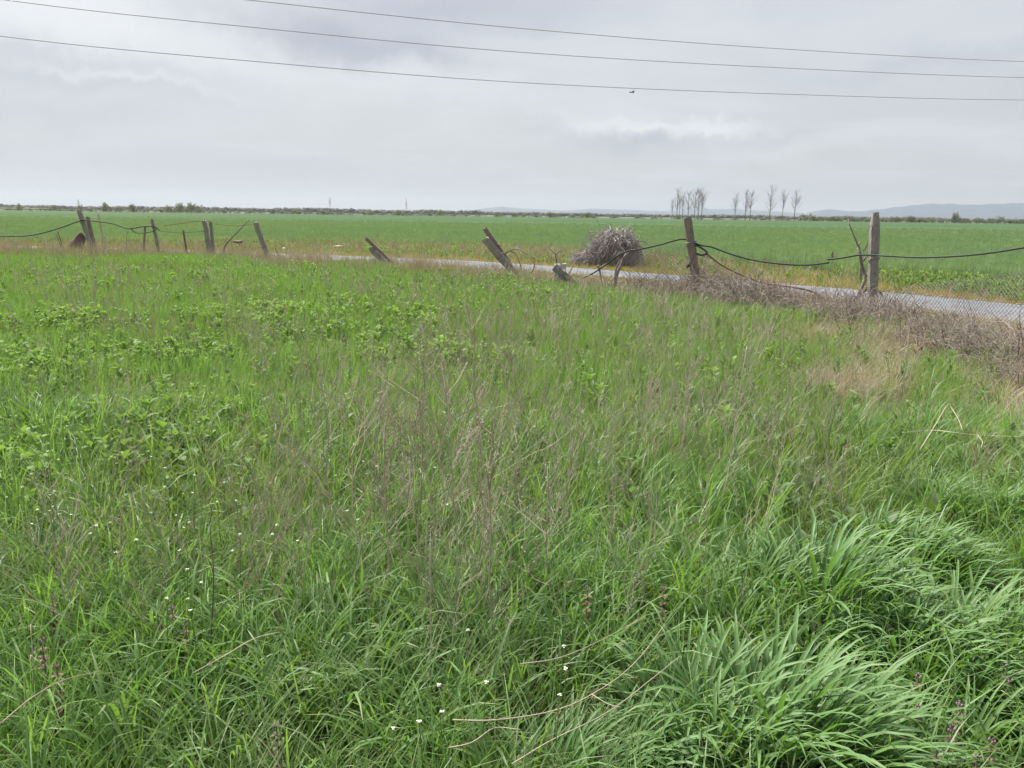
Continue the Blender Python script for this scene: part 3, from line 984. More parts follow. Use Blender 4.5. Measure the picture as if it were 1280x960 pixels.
def ring(axis, frac, r, wr=.006, turns=2):
    mb = MB()
    z = axis.normalized(); x = z.orthogonal().normalized(); y = z.cross(x)
    o = axis * frac
    mb.tube([o + (x * math.cos(t) + y * math.sin(t)) * r + z * (t * .004 + random.uniform(-.003, .003)) for t in np.linspace(0, turns * 2 * math.pi, 14 * turns)], wr, 4)
    return mb


def post(base_px, top_px, w, d, mat, name, label, dY=0.0, lean=0.0, ties=(), **kw):
    Y = Yf(base_px[0]) + dY
    p = atY(base_px[0], base_px[1], Y)
    base = Vector((p.x, Y, 0))
    top = atY(top_px[0], top_px[1], Y + lean)
    r = empty(name, base)
    tag(r, label, 'fence post', 'posts of the broken fence')
    shaft(top - base, w, d, **kw).build('shaft', M[mat], r, smooth=False)
    for t_ in ties:
        ring(top - base, t_, max(w, d) * .72).build('wire_tie', M['wire'], r)
    return r


post((117, 313), (99, 263.5), .125, .11, 'wood', 'fence_post', 'tallest grey post at the far left, leaning left, with the cable over it', ties=(.72,), top='broken')
post((120.5, 312), (109, 271), .105, .10, 'brown_wood', 'fence_post', 'shorter brown post propped right behind the leaning cable post at the far left', dY=.22, top='broken', ties=(.8,))
post((133.5, 310), (122.5, 268), .045, .04, 'pale', 'fence_stake', 'thin pale stake standing just right of the two leaning posts', dY=.4, rings=7, rough=.003)
post((178, 315), (181.5, 283), .06, .05, 'wood', 'fence_stake', 'short thin stake with the hose passing over its top', rings=7)
post((200, 316), (190, 274.5), .085, .08, 'wood', 'fence_post', 'slim dark post leaning left where the hose ends', top='broken', rough=.008)
post((234, 312), (229, 288), .045, .04, 'bark', 'fence_stake', 'small thin dark stake between the slim post and the twin posts', rings=6)
post((263, 318), (255, 275), .115, .11, 'wood', 'fence_post', 'left post of the twin weathered posts bound together, rough and dark at the foot', flare=.7, rough=.014, top='broken', ties=(.45,))
post((266.5, 317), (263.5, 276.5), .085, .09, 'concrete', 'fence_post', 'right post of the twin posts, upright and thinner', dY=.2, flare=.4, rough=.008)
post((336, 322), (319.5, 277.5), .135, .12, 'wood', 'fence_post', 'single weathered post leaning left beside a bent branch, split at its foot', rough=.016, flare=-.35, top='broken', ties=(.35,))
post((496, 327), (457.5, 298), .10, .11, 'brown_wood', 'fence_post', 'brown post fallen far over to the left, upper one of the two lying together', dY=.15, ties=(.5,))
post((485, 333), (463.5, 310), .15, .15, 'concrete', 'fence_post', 'short grey post fallen over under a brown one near the road bend', rough=.012, top='broken')
post((648, 332), (606, 285), .12, .13, 'brown_wood', 'fence_post', 'brown post leaning steeply left, lying along a grey one beside a wire loop', dY=.15, ties=(.3, .62))
post((650, 348), (606, 299), .18, .17, 'concrete', 'fence_post', 'thick grey concrete post leaning steeply left under a brown one', rough=.012, top='broken', ties=(.55,))
post((724, 364), (692, 333), .17, .14, 'concrete', 'fence_post', 'low broken concrete post leaning left among twigs near the brush heap', rough=.014, top='broken', ties=(.85, .65, .45))
pw = post((874, 372), (859, 272), .15, .13, 'brown_wood', 'fence_post', 'tall weathered wooden post leaning left with the green hose tied round it', ties=(.66, .69, .3), rough=.007, rings=18)
pc = post((1089.5, 392), (1094.5, 265.5), .135, .125, 'concrete', 'fence_post', 'upright square concrete post with a pyramid head beside the bare sapling', rough=.004, top='chamfer', ties=(.55, .18), rings=20)

# slab of concrete standing in the dry grass behind the low broken post
r = empty('concrete_slab', (atY(699, 350, 17.6).x, 17.6, 0), R(8))
tag(r, 'pale concrete slab standing upright behind the low broken post', 'concrete slab')
mb = shaft(Vector((.02, .03, .52)), .26, .09, rough=.008, chamfer=.1, top='broken', rings=6)
mb.build('slab', M['grey_concrete'], r, smooth=False)
mb = MB(); mb.tube([(-.15, -.07, .27), (0, -.075, .265), (.17, -.07, .26)], .012, 4); mb.build('reinforcing_bar', M['rust'], r)

# dark rusty sheet lying at the left
Y = Yf(95) - .3
c0 = atY(90, 305, Y)
r = empty('rusty_sheet', (c0.x, Y, 0), R(-6))
tag(r, 'dark rusty sheet of metal tipped up at the foot of the far left posts', 'metal sheet')
W0, H0 = .56, .80
mb = MB(); v, f = [], []
NX, NZ = 9, 7
for side in (0, 1):
    for j in range(NZ):
        for i in range(NX):
            u, w_ = i / (NX - 1) - .5, j / (NZ - 1)
            top_ = H0 * (.62 + .38 * math.exp(-((u - .12) / .33) ** 2))
            v.append((u * W0 * (1 + .25 * (1 - w_)) + .06 * w_, .28 * w_ + .012 * math.sin(i * 2.1) + side * .012, top_ * w_ + .02))
for side in (0, 1):
    for j in range(NZ - 1):
        for i in range(NX - 1):
            a = side * NX * NZ + j * NX + i
            f.append((a, a + 1, a + NX + 1, a + NX) if side == 0 else (a + NX, a + NX + 1, a + 1, a))
for i in range(NX - 1):
    a = (NZ - 1) * NX + i; f.append((a, a + 1, a + 1 + NX * NZ, a + NX * NZ))
for j in range(NZ - 1):
    for i in (0, NX - 1):
        a = j * NX + i; f.append((a, a + NX, a + NX + NX * NZ, a + NX * NZ))
mb.add(v, f); mb.build('sheet', M['tin'], r)
mb = MB(); mb.tube([(-.42, .1, .02), (-.48, .12, .5), (-.56, .12, .80)], .016, 4); mb.build('bent_rod', M['rust'], r)


# ------------------------------------------------------------------ hoses, wires, netting
def strand(pts, rad, mat, name, label, cat, group=None, dY=-.12, n=7, sides=6, closed=False):
    P_ = [atY(p[0], p[1], (Yf(p[0]) if len(p) < 3 else p[2]) + dY) for p in pts]
    mb = MB(); mb.tube(smooth(P_, n), rad, sides)
    o = mb.build(name, M[mat])
    return tag(o, label, cat, group)


strand([(-60, 294), (0, 295.5), (40, 294), (75, 285), (101, 276), (118, 276.5), (140, 279.5), (158, 285.5), (168, 285), (182, 283), (194, 284), (199.5, 288.5)], .019, 'hose', 'hose', 'dark hose sagging over the far left posts and hanging in from the edge', 'hose', 'hoses hung along the fence')
strand([(163, 285.5), (169, 290.5), (178, 291.3), (190, 289.5), (196, 286)], .014, 'hose', 'wire_loop', 'thin loop of cable hanging below the far left hose', 'wire')
strand([(205, 282), (222, 280), (240, 277), (254, 276)], .010, 'rust', 'fence_wire', 'thin fence wire running from the slim post up to the twin posts', 'wire', 'single strands of fence wire')
strand([(200, 289), (225, 291), (256, 289)], .008, 'rust', 'fence_wire', 'lower thin strand sagging between the slim post and the twin posts', 'wire', 'single strands of fence wire')
strand([(262, 279), (282, 281.5), (300, 282), (319, 280)], .008, 'rust', 'fence_wire', 'thin strand between the twin posts and the split leaning post', 'wire', 'single strands of fence wire')
strand([(729, 347.5), (744, 340), (757, 331), (770, 321), (783, 314.5), (800, 311.5), (825, 306), (848, 299.5), (858, 299.5), (868, 304), (878, 307), (889, 308.5), (905, 314.5), (930, 322.5), (956, 327.5), (985, 330.5), (1012, 331), (1036, 328.3)], .0155, 'hose', 'hose', 'dark green hose from the forked branch over the wooden post, ending in mid air', 'hose', 'hoses hung along the fence')
strand([(1034, 324.5), (1052, 322.5), (1074, 318.8), (1095, 319.2), (1120, 320.5), (1150, 321.8), (1190, 320.5), (1230, 317), (1285, 308.5), (1340, 297)], .014, 'hose', 'hose', 'dark green hose held against the square concrete post and rising to the right', 'hose', 'hoses hung along the fence')
strand([(868, 306), (876, 309.5), (884, 316), (877, 319), (871, 317)], .018, 'hose', 'hose_end', 'short loop of hose knotted behind the wooden post', 'hose')
strand([(866, 322), (862, 330), (858.5, 334)], .022, 'hose', 'rag_strip', 'short dark strip dangling from the left side of the wooden post', 'strip')
strand([(1041, 322, 13.2), (1040, 318, 13.2), (1041, 315, 13.2)], .014, 'bark', 'twig_hook', 'tiny hooked twig stuck on the end of the right hose', 'twig')
strand([(630, 320), (634, 315), (642, 312), (651, 312.5), (660, 318), (668, 329), (667, 336), (664, 341)], .015, 'rust', 'wire_loop', 'large arch of stiff wire springing from the steeply leaning grey post', 'wire', 'wire loops')
strand([(638, 314), (645, 318), (649, 327), (652, 336)], .011, 'rust', 'wire_loop', 'smaller inner hoop of wire inside the large arch', 'wire', 'wire loops')
strand([(884, 318), (905, 333), (935, 347), (962, 355), (1000, 360.5), (1018, 366), (1034, 376)], .016, 'rust', 'selvage_wire', 'rusty twisted top strand of the netting slumping down from the wooden post', 'wire')


def netting(name, top, bottom, label, cell=.068, r=.0038, bulge=.12):
    """woven wire fence: two families of kinked wires crossing in diamonds"""
    pxs = np.array([t_[0] for t_ in top], float)
    n = 48
    cols = np.linspace(pxs[0], pxs[-1], n)
    T = [atY(c_, float(np.interp(c_, pxs, [t_[1] for t_ in top])), Yf(c_) + .05) for c_ in cols]
    B = []
    for i, c_ in enumerate(cols):
        zb = float(np.interp(c_, [t_[0] for t_ in bottom], [t_[1] for t_ in bottom]))
        B.append(Vector((T[i].x, T[i].y - .06 + bulge * math.sin(i * .35), zb)))
    u = [0.0]
    for i in range(1, n):
        u.append(u[-1] + (Vector((T[i].x, T[i].y, 0)) - Vector((T[i - 1].x, T[i - 1].y, 0))).length)
    u = np.array(u)
    T_, B_ = np.array([tuple(t_) for t_ in T]), np.array([tuple(b2) for b2 in B])
    H = np.linalg.norm(T_ - B_, axis=1)

    def point(uu, vv):
        t_ = np.array([np.interp(uu, u, T_[:, k]) for k in range(3)])
        b2 = np.array([np.interp(uu, u, B_[:, k]) for k in range(3)])
        h = max(.05, float(np.interp(uu, u, H)))
        s = vv / h
        q_ = t_ + (b2 - t_) * s
        q_[1] -= .10 * math.sin(math.pi * min(1, s)) * (1 + .5 * math.sin(uu * 2.3))
        return q_, s
    mb = MB()
    U, HM = u[-1], H.max()
    for sgn in (1, -1):
        k0 = -HM if sgn > 0 else 0
        k1 = U if sgn > 0 else U + HM
        for k in np.arange(k0, k1, cell * 1.0):
            run = []
            for vv in np.arange(0, HM + .001, cell * 1.5):
                uu = k + sgn * vv
                ok = 0 <= uu <= U
                if ok:
                    q_, s = point(uu, vv)
                    ok = s <= 1.0
                if ok:
                    run.append(q_)
                if (not ok or vv + cell * 1.5 > HM) and len(run) > 1:
                    mb.tube(run, r, 3, False); run = []
                elif not ok:
                    run = []
    return tag(mb.build(name, M['wire']), label, 'wire netting', 'wire netting of the broken fence')


netting('wire_netting', [(782, 318), (800, 313), (825, 309), (850, 305), (868, 309)], [(782, .25), (868, .05)], 'grey wire netting hanging left of the tall wooden post')
netting('wire_netting', [(873, 309), (884, 319), (905, 333.5), (935, 347.5), (962, 355.5), (1000, 361), (1018, 366.5), (1036, 377), (1086, 385)], [(873, .05), (1086, .02)], 'slumped wire netting sagging between the wooden post and the concrete post')
netting('wire_netting', [(1092, 366), (1125, 359), (1165, 353), (1210, 348), (1260, 342), (1330, 335), (1420, 330)], [(1092, .02), (1420, .02)], 'wire netting standing right of the concrete post in front of the road')


# ------------------------------------------------------------------ branches, saplings, twigs
def branching(name, label, cat, strokes, mat='bark', group=None, Y=None, dY=0.0, z0=True):
    """strokes: (points as photo columns and rows, start radius, end radius); the first is the stem"""
    f0 = strokes[0][0][0]
    Yb = (Yf(f0[0]) if Y is None else Y) + dY
    p0 = atY(f0[0], f0[1], Yb)
    r_ = empty(name, (p0.x, Yb, 0))
    tag(r_, label, cat, group)
    for i, (pts, ra, rb) in enumerate(strokes):
        P_ = [atY(p[0], p[1], Yb + (0 if k == 0 else random.uniform(-.05, .05))) - r_.location for k, p in enumerate(pts)]
        if i == 0 and z0:
            P_ = [Vector((P_[0].x, P_[0].y, -.05))] + P_
        P_ = smooth(P_, 4)
        rr = np.linspace(ra, rb, len(P_))
        mb = MB(); mb.tube(P_, [x_ * random.uniform(.9, 1.12) for x_ in rr], 5)
        mb.build('stem' if i == 0 else 'branch', M[mat], r_)
    return r_


branching('bare_sapling', 'bare forked sapling hugging the left side of the concrete post', 'sapling', [
    ([(1070, 376), (1076, 362), (1081, 349), (1080, 340), (1077, 330), (1075, 318), (1073, 310)], .034, .026),
    ([(1074, 312), (1071, 303), (1066, 291), (1062, 281), (1060, 274)], .016, .006),
    ([(1074, 310), (1073, 306), (1075, 303)], .018, .012),
    ([(1079, 314), (1083, 308), (1086, 300), (1088, 295)], .012, .005),
    ([(1079, 326), (1083, 321), (1087, 318)], .016, .01),
    ([(1081, 346), (1087, 342)], .018, .01),
    ([(1071, 374), (1078, 366), (1086, 361), (1092, 360), (1099, 364), (1104, 371)], .024, .016),
    ([(1074, 363), (1080, 359), (1086, 359)], .012, .008)], mat='grey_bark', dY=.12)
branching('cut_stump', 'pale grey trunk stub with peeled bark behind the sapling', 'stump', [([(1074.5, 352), (1076.5, 335), (1077, 321)], .06, .035)], mat='grey_bark', Y=19.0)
branching('forked_branch', 'forked bare branch stuck in the ground that carries the left end of the hose', 'branch', [
    ([(764, 372), (768, 356), (772, 341), (777, 329), (783, 317)], .045, .022),
    ([(760, 366), (764, 352), (769, 345)], .024, .02), ([(769, 345), (771, 333), (779, 322), (790, 312)], .018, .01),
    ([(773, 334), (780, 338)], .012, .006), ([(770, 322), (774, 316), (778, 315)], .014, .008)], mat='grey_bark')
branching('bare_stick', 'thin upright stick with a knotted top left of the forked branch', 'stick', [
    ([(752, 366), (752, 352), (750, 340), (748, 332)], .026, .016), ([(750, 336), (745, 332)], .02, .012), ([(751, 336), (755, 331), (760, 329)], .012, .006)], mat='grey_bark')
branching('twisted_branch', 'small crooked branch poking up behind the low broken post', 'branch', [
    ([(696, 330), (694, 318), (690, 314), (687, 311)], .02, .008), ([(694, 319), (700, 314), (703, 312)], .014, .006)], Y=22)
branching('bent_branch', 'bare bent branch leaning right between the twin posts and the split post', 'branch', [([(279, 318), (281, 308), (288, 299), (297, 290), (305, 281.5), (312, 275)], .034, .014)])
branching('twig_tangle', 'tangle of bare twigs and bent wire around the low broken post', 'twigs', [
    ([(704, 362), (708, 350), (712, 341), (717, 331)], .02, .014), ([(718, 361), (724, 350), (721, 345), (713, 345)], .013, .008),
    ([(729, 362), (727, 350), (722, 344)], .016, .01), ([(720, 362), (719, 354), (715, 348)], .018, .01), ([(735, 362), (731, 352), (729, 347)], .012, .008),
    ([(690, 360), (689, 348), (692, 346), (706, 346)], .012, .008)], mat='grey_bark', dY=-.15)
for lab, pts, ra in [('thin dead twig upright at the far left of the dry strip beside the rusty sheet', [(77, 312), (73, 300), (70, 292)], .014),
                     ('thin dark twig curving at the foot of the split leaning post', [(331, 320), (334, 313), (338, 312)], .014),
                     ('bent dark root prong at the foot of the split leaning post', [(351, 325), (349, 319), (346, 315), (344, 309)], .018),
                     ('short dark twig standing between the two leftmost hose stakes', [(158, 300), (159, 292), (158, 287)], .008)]:
    branching('dead_twig', lab, 'twig', [(pts, ra, ra * .6)], group='dead twigs along the fence')

PEGS = [('tall bleached stem standing upright in the grass near the concrete post', [(1128, 486), (1133, 450), (1137, 410), (1141, 372)], .0075, 'pale'),
        ('pale stem leaning left in front of the dead brambles', [(1114, 472), (1107, 448), (1093, 424), (1072, 407)], .005, 'pale'),
        ('short pale stem at the edge of the dead brambles', [(1105, 424), (1103, 410), (1099, 396)], .007, 'pale'),
        ('reddish brown stem at the right edge of the dead grass', [(1271, 462), (1273, 438), (1274, 412)], .008, 'rust'),
        ('long thin dark stem standing alone in the middle of the meadow', [(525, 536), (528, 510), (530, 482), (529, 462)], .0022, 'bark'),
        ('whitish dead weed with a forked tip in the right centre of the meadow', [(919, 535), (923, 500), (928, 465), (934, 432)], .0035, 'pale'),
        ('long pale stem leaning across the dry stalks left of centre', [(492, 682), (470, 655), (447, 625), (428, 600)], .003, 'pale'),
        ('tall pale dry stem rising through the centre grass', [(514, 745), (511, 690), (508, 630), (503, 565)], .0026, 'stalk'),
        ('tall grey dry stem just right of the pale centre one', [(532, 790), (531, 720), (534, 650), (531, 590)], .0028, 'stalk'),
        ('pale dry stem leaning right with a bent tip in the middle of the meadow', [(556, 580), (575, 560), (590, 545), (606, 520)], .0028, 'pale'),
        ('dark upright dead stem in the left foreground', [(262, 852), (264, 790), (267, 720), (262, 655)], .003, 'bark'),
        ('brown dead stem leaning right in the left foreground', [(288, 800), (300, 750), (312, 710), (322, 690)], .0026, 'stalk'),
        ('thin grey stem standing in the bottom left corner', [(40, 900), (42, 840), (38, 780)], .0026, 'stalk')]
for lab, pts, ra, mt_ in PEGS:
    q0 = at(pts[0][0], pts[0][1], .08)
    st = [(pts, ra, ra * .55)]
    for _ in range(3):
        i = random.randint(1, len(pts) - 1)
        a = pts[i]; sc_ = max(6, abs(pts[0][1] - pts[-1][1]) * .16)
        st.append(([a, (a[0] + random.uniform(-.5, .5) * sc_, a[1] - sc_ * .6), (a[0] + random.uniform(-.8, .8) * sc_, a[1] - sc_ * 1.1)], ra * .5, ra * .3))
    branching('dry_stalk', lab, 'dead stem', st, mat=mt_, group='single dead stems in the meadow', Y=q0.y)


def lying(name, lab, pts, ra, mat, z=.3, group='fallen twigs lying on the grass', side=()):
    P_ = [at(p[0], p[1], z + random.uniform(-.03, .05)) for p in pts]
    r_ = empty(name, (P_[0].x, P_[0].y, 0))
    tag(r_, lab, 'twig', group)
    ra *= .62
    q_ = smooth([p - r_.location for p in P_], 5)
    mb = MB(); mb.tube(q_, [x_ for x_ in np.linspace(ra, ra * .5, len(q_))], 5); mb.build('stem', M[mat], r_)
    for sp in side:
        P2 = [at(p[0], p[1], z + .02) - r_.location for p in sp]
        mb = MB(); mb.tube(smooth(P2, 4), ra * .55, 4); mb.build('branch', M[mat], r_)


lying('fallen_twig', 'long bleached stick lying level on the grass near the right edge', [(1128, 541), (1165, 538), (1195, 541), (1222, 544), (1276, 546)], .006, 'pale', .22, side=[[(1222, 544), (1228, 552), (1226, 560)]])
lying('fallen_twig', 'pale forked twig crossing the level stick at the right', [(1150, 562), (1168, 533), (1184, 507), (1192, 506)], .005, 'pale', .3, side=[[(1188, 508), (1197, 522), (1203, 537)]])
lying('fallen_twig', 'bent pale twig lying on the grass beside the tall bleached stem', [(1062, 487), (1075, 493), (1088, 497), (1100, 496)], .004, 'pale', .2)
lying('fallen_twig', 'long dry stem arching low across the bottom centre foreground', [(566, 900), (620, 900), (690, 889), (740, 868), (790, 832), (832, 780)], .0032, 'stalk', .36, side=[[(740, 868), (760, 880), (775, 884)]])
lying('fallen_twig', 'second dry stem crossing beneath the bottom centre arch', [(640, 955), (690, 925), (760, 890), (818, 846), (850, 820)], .0028, 'stalk', .34)
lying('fallen_twig', 'dark dry stem lying across the grass at the bottom centre', [(650, 830), (700, 822), (752, 800), (806, 770)], .0024, 'stalk', .4)
lying('fallen_twig', 'short curled dry stem at the bottom edge left of the white flowers', [(560, 935), (590, 928), (618, 910), (650, 912)], .003, 'stalk', .32)
lying('fallen_twig', 'pale bent straw lying in the left foreground grass', [(240, 842), (280, 820), (318, 798), (350, 790)], .0026, 'pale', .4)
lying('fallen_twig', 'long thin straw slanting across the grass at the left edge', [(0, 905), (40, 872), (80, 850), (130, 838)], .0026, 'thatch', .42)
lying('fallen_twig', 'thin pale straw slanting up in the centre of the meadow', [(612, 600), (660, 570), (690, 556), (720, 532)], .0022, 'pale', .4)

for lab, px0, py0, spread, n_ in [('dark dead vine matted on the netting at its lowest sag', 1030, 392, 34, 9), ('dead vine climbing the slumped netting right of the wooden post', 925, 372, 40, 10),
                                  ('brown vine clinging round the foot of the wooden post', 872, 374, 14, 8), ('dead vine tangled round the foot of the concrete post', 1092, 394, 26, 10), ('straggling vine on the netting right of the concrete post', 1130, 404, 34, 8)]:
    st = []
    for k in range(n_):
        x, y = px0 + random.uniform(-.7, .7) * spread, py0 + random.uniform(-4, 2)
        pts, a = [(x, y)], random.uniform(-2.4, -.7)
        for q_ in range(5):
            x += math.cos(a) * spread * .22; y += math.sin(a) * 7.5; a += random.uniform(-.9, .9)
            pts.append((x, y))
        st.append((pts, random.uniform(.006, .011), .003))
    branching('dead_vine', lab, 'vine', st, mat=random.choice(('bark', 'bramble')), group='dead vines on the fence', dY=-.1)

# ------------------------------------------------------------------ brush heap beyond the road
Yb = 24.6
cb = atY(764, 335, Yb)
heap = empty('brush_heap', (cb.x, Yb, 0))
tag(heap, 'rounded heap of grey pruned twigs lying beyond the road', 'brush heap')
vines = []
for k in range(12):
    mb = MB()
    reach, pts = random.uniform(.75, 1.1), []
    tmax, w1, w2 = random.uniform(.6, 1.05), random.uniform(-.25, .25), random.uniform(0, 6)
    t0_ = random.uniform(-.15, .35)
    for i in range(8):
        t = t0_ + (tmax - t0_) * i / 7
        a = t * math.pi / 2
        k_ = 1 + .05 * math.sin(w2 + i)
        pts.append((reach * math.sin(a) * k_, w1 * t * t + .03 * math.sin(w2 + i * 1.3), (abs(math.cos(a)) ** .8 if a < math.pi / 2 else -.0) * k_ - .02))
    mb.tube(pts, [.014, .014, .013, .012, .010, .009, .008, .005], 5)
    vines.append(mb.mesh('twig', M['pile']))
for k in range(260):
    o = bpy.data.objects.new('twig', random.choice(vines))
    COL.objects.link(o); o.parent = heap
    main = k % 5 > 0
    cx, rad, hgt = (.12, .82, 1.16) if main else (-.78, .5, .50)
    s_ = random.uniform(.55, 1.0)
    o.location = (cx + random.gauss(0, .22), random.gauss(0, .2), random.uniform(-.06, .05))
    o.rotation_euler = (random.gauss(0, .20), random.gauss(0, .20), random.uniform(0, 2 * math.pi))
    o.scale = (rad * s_ * random.uniform(.9, 1.1), rad * s_, hgt * (.40 + .60 * s_) * random.uniform(.75, 1.12))
strays = []
for k in range(6):
    mb = MB(); L_ = random.uniform(.7, 1.2)
    mb.tube(smooth([(0, 0, 0), (random.uniform(-.08, .08), 0, L_ * .35), (random.uniform(-.14, .14), .05, L_ * .7), (random.uniform(-.25, .25), .05, L_)], 3), list(np.linspace(.014, .005, 10)), 5)
    strays.append(mb.mesh('stray_twig', M['pile']))
for k in range(34):
    o = bpy.data.objects.new('stray_twig', strays[k % 6]); COL.objects.link(o); o.parent = heap
    a = random.uniform(0, 6.28); r_ = random.uniform(.1, .6)
    o.location = (.08 + r_ * math.cos(a), r_ * math.sin(a), random.uniform(.1, .55))
    o.rotation_euler = (random.gauss(0, .5), math.copysign(abs(random.gauss(.55, .35)), math.cos(a)), random.uniform(-.5, .5))
mb = MB()
for k in range(3600):
    cx, rad, hgt = (.12, .80, 1.12) if k % 5 else (-.78, .5, .46)
    a = random.uniform(0, 2 * math.pi); t = math.sqrt(random.random()) * math.pi / 2; q_ = random.uniform(.5, 1.08)
    p = Vector((cx + math.cos(a) * math.sin(t) * rad * q_, math.sin(a) * math.sin(t) * rad * q_, abs(math.cos(t)) ** .8 * hgt * q_ + .02))
    d = Vector((math.cos(a) * math.cos(t), math.sin(a) * math.cos(t), -math.sin(t) * 1.2)) + Vector((random.gauss(0, .65), random.gauss(0, .65), random.gauss(0, .6)))
    d.normalize()
    L_ = random.uniform(.12, .42)
    q1 = p + d * L_ * .5; q2 = p + d * L_
    if min(q1.z, q2.z) < 0: continue
    mb.tube([p, q1, q2], [.011, .009, .005], 3, False)
o = mb.build('fine_twigs', M['pile'], heap); o['kind'] = 'stuff'

# ------------------------------------------------------------------ small things on the verge
def lump(name, lab, cat, px, py, z, r_, sq, mat, parts=3):
    p = at(px, py, z)
    mb = MB()
    for k in range(parts):
        mb.blob((random.uniform(-.5, .5) * r_, random.uniform(-.4, .4) * r_, r_ * sq * random.uniform(.6, 1.0)), r_ * random.uniform(.6, 1), sq, 2, .12)
    o = mb.build(name, M[mat]); o.location = (p.x, p.y, z - r_ * sq * .5)
    return tag(o, lab, cat)


lump('plastic_bag', 'small crumpled white bag in the dry grass left of the road', 'plastic bag', 355.5, 311, .22, .065, .7, 'scrap')
lump('paper_scrap', 'flat pale scrap lying on the far verge above the road bend', 'scrap', 424, 308, .2, .2, .16, 'pale')
lump('dark_debris', 'dark lump of debris behind the bent branch', 'debris', 297, 303, .3, .18, .45, 'bark')
for k, (px, py) in enumerate([(279, 298), (281, 296.5), (284, 297.5), (276, 298.5)]):
    p = at(px, py, .3)
    mb = MB()
    for j in range(9):
        mb.blob((random.uniform(-.17, .17), random.uniform(-.15, .15), random.uniform(-.03, .06)), .026, .8, 1)
    r_ = empty('yellow_flowers', (p.x, p.y, 0))
    h_ = mb.build('flower_head', M['fl_yellow'], r_); h_.location = (0, 0, .3)
    mb = MB()
    for j in range(5): mb.tube([(random.uniform(-.05, .05), 0, 0), (random.uniform(-.15, .15), random.uniform(-.1, .1), .3)], .006, 3)
    mb.build('stem', M['grass'], r_)
    tag(r_, 'clump of pale yellow flowers at the field edge behind the bent branch', 'flowers', 'yellow flower clumps by the field')
r_ = empty('white_blossom', at(1244, 419, .14) - Vector((0, 0, .14)))
tag(r_, 'single white bindweed like blossom in the green patch under the netting', 'flower')
mb = MB(); mb.blob((0, 0, .16), .028, .6, 2, .1); mb.build('flower_head', M['petal'], r_)
mb = MB(); mb.tube([(0, 0, 0), (.01, 0, .15)], .004, 4); mb.build('stem', M['grass'], r_)

# ------------------------------------------------------------------ big blue green grass clumps in the right foreground
CL = [(905, 842, 1.15, 'large arching blue green grass clump, front left of the bottom right thicket'), (1000, 850, 1.3, 'large arching blue green grass clump drooping right at the bottom right'),
      (1050, 910, 1.0, 'blue green grass clump at the bottom edge below the largest clump'), (930, 930, 1.0, 'blue green grass clump at the bottom edge in the right of centre foreground'),
      (715, 945, .85, 'small blue green grass clump at the bottom edge near the middle'), (800, 925, .9, 'blue green grass clump beside the fallen dry stems at the bottom'),
      (965, 700, .95, 'upright blue green clump at the left end of the upper thicket'), (1045, 690, 1.25, 'tall blue green clump in the middle of the upper thicket'),
      (1110, 645, 1.0, 'blue green clump at the top of the thicket, farthest back'), (1165, 665, 1.05, 'wind bent blue green clump on the right of the upper thicket'),
      (1120, 740, 1.0, 'blue green clump between the upper thicket and the largest clump'), (1165, 790, 1.0, 'blue green clump right of the middle of the thicket'),
      (1235, 745, 1.2, 'blue green clump with long straps by the right edge'), (1275, 790, 1.0, 'blue green clump cut by the right edge of the view'),
      (1040, 780, .85, 'shorter blue green clump in the hollow of the thicket'), (1215, 850, .85, 'low blue green clump above the purple nettles'),
      (1260, 610, .9, 'brighter clump at the right edge under the dead grass mat'), (1180, 605, .8, 'small bright clump behind the top of the thicket'),
      (130, 720, .75, 'lone blue green clump with bent straps in the left meadow'), (860, 880, .8, 'blue green clump beneath the left side of the largest clump')]
cl_mesh = []
for k in range(6):
    mb = MB()
    for j in range(210):
        a = random.uniform(0, 6.28); q_ = math.sqrt(random.random()); rr = .17 * q_
        # a dome: long straps stand in the middle, shorter ones lean out all round, the wind draws the tips to one side
        az_ = math.atan2(math.sin(a) * q_ * 1.3 - .25 + random.gauss(0, .25), math.cos(a) * q_ * 1.3 + .55 + random.gauss(0, .25))
        mb.blade((rr * math.cos(a), rr * math.sin(a), -.02), az_, random.uniform(.33, .47) * (1 - .38 * q_ * q_), random.uniform(.0085, .0165), abs(random.gauss(.04 + .38 * q_, .06)),
                 random.uniform(1.2, 2.5), 10, True, random.uniform(-.35, .35), 5, bpow=random.uniform(2.4, 3.6))
    low = MB()
    for j in range(60):
        a = random.uniform(0, 6.28); rr = .2 * math.sqrt(random.random())
        low.blade((rr * math.cos(a), rr * math.sin(a), -.02), a + random.uniform(-1, 1), random.uniform(.2, .4), random.uniform(.006, .01), random.uniform(.1, .5), random.uniform(.3, 1.2), 4, False, 0, 2)
    dry = MB()
    for j in range(16):
        a = random.uniform(0, 6.28); rr = .2 * math.sqrt(random.random())
        dry.blade((rr * math.cos(a), rr * math.sin(a), -.02), random.uniform(0, 6.28), random.uniform(.2, .42), random.uniform(.004, .009), random.uniform(.2, .8), random.uniform(.5, 1.9), 6, False, random.uniform(-1, 1), 2)
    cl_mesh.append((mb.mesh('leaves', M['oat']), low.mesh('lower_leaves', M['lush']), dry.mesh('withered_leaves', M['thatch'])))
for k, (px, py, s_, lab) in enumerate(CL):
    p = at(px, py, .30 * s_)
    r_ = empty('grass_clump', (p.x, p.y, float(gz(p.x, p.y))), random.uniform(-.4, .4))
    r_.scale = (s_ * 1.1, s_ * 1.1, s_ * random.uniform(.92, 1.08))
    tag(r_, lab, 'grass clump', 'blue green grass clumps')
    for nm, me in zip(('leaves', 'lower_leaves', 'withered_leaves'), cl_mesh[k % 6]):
        o = bpy.data.objects.new(nm, me); COL.objects.link(o); o.parent = r_

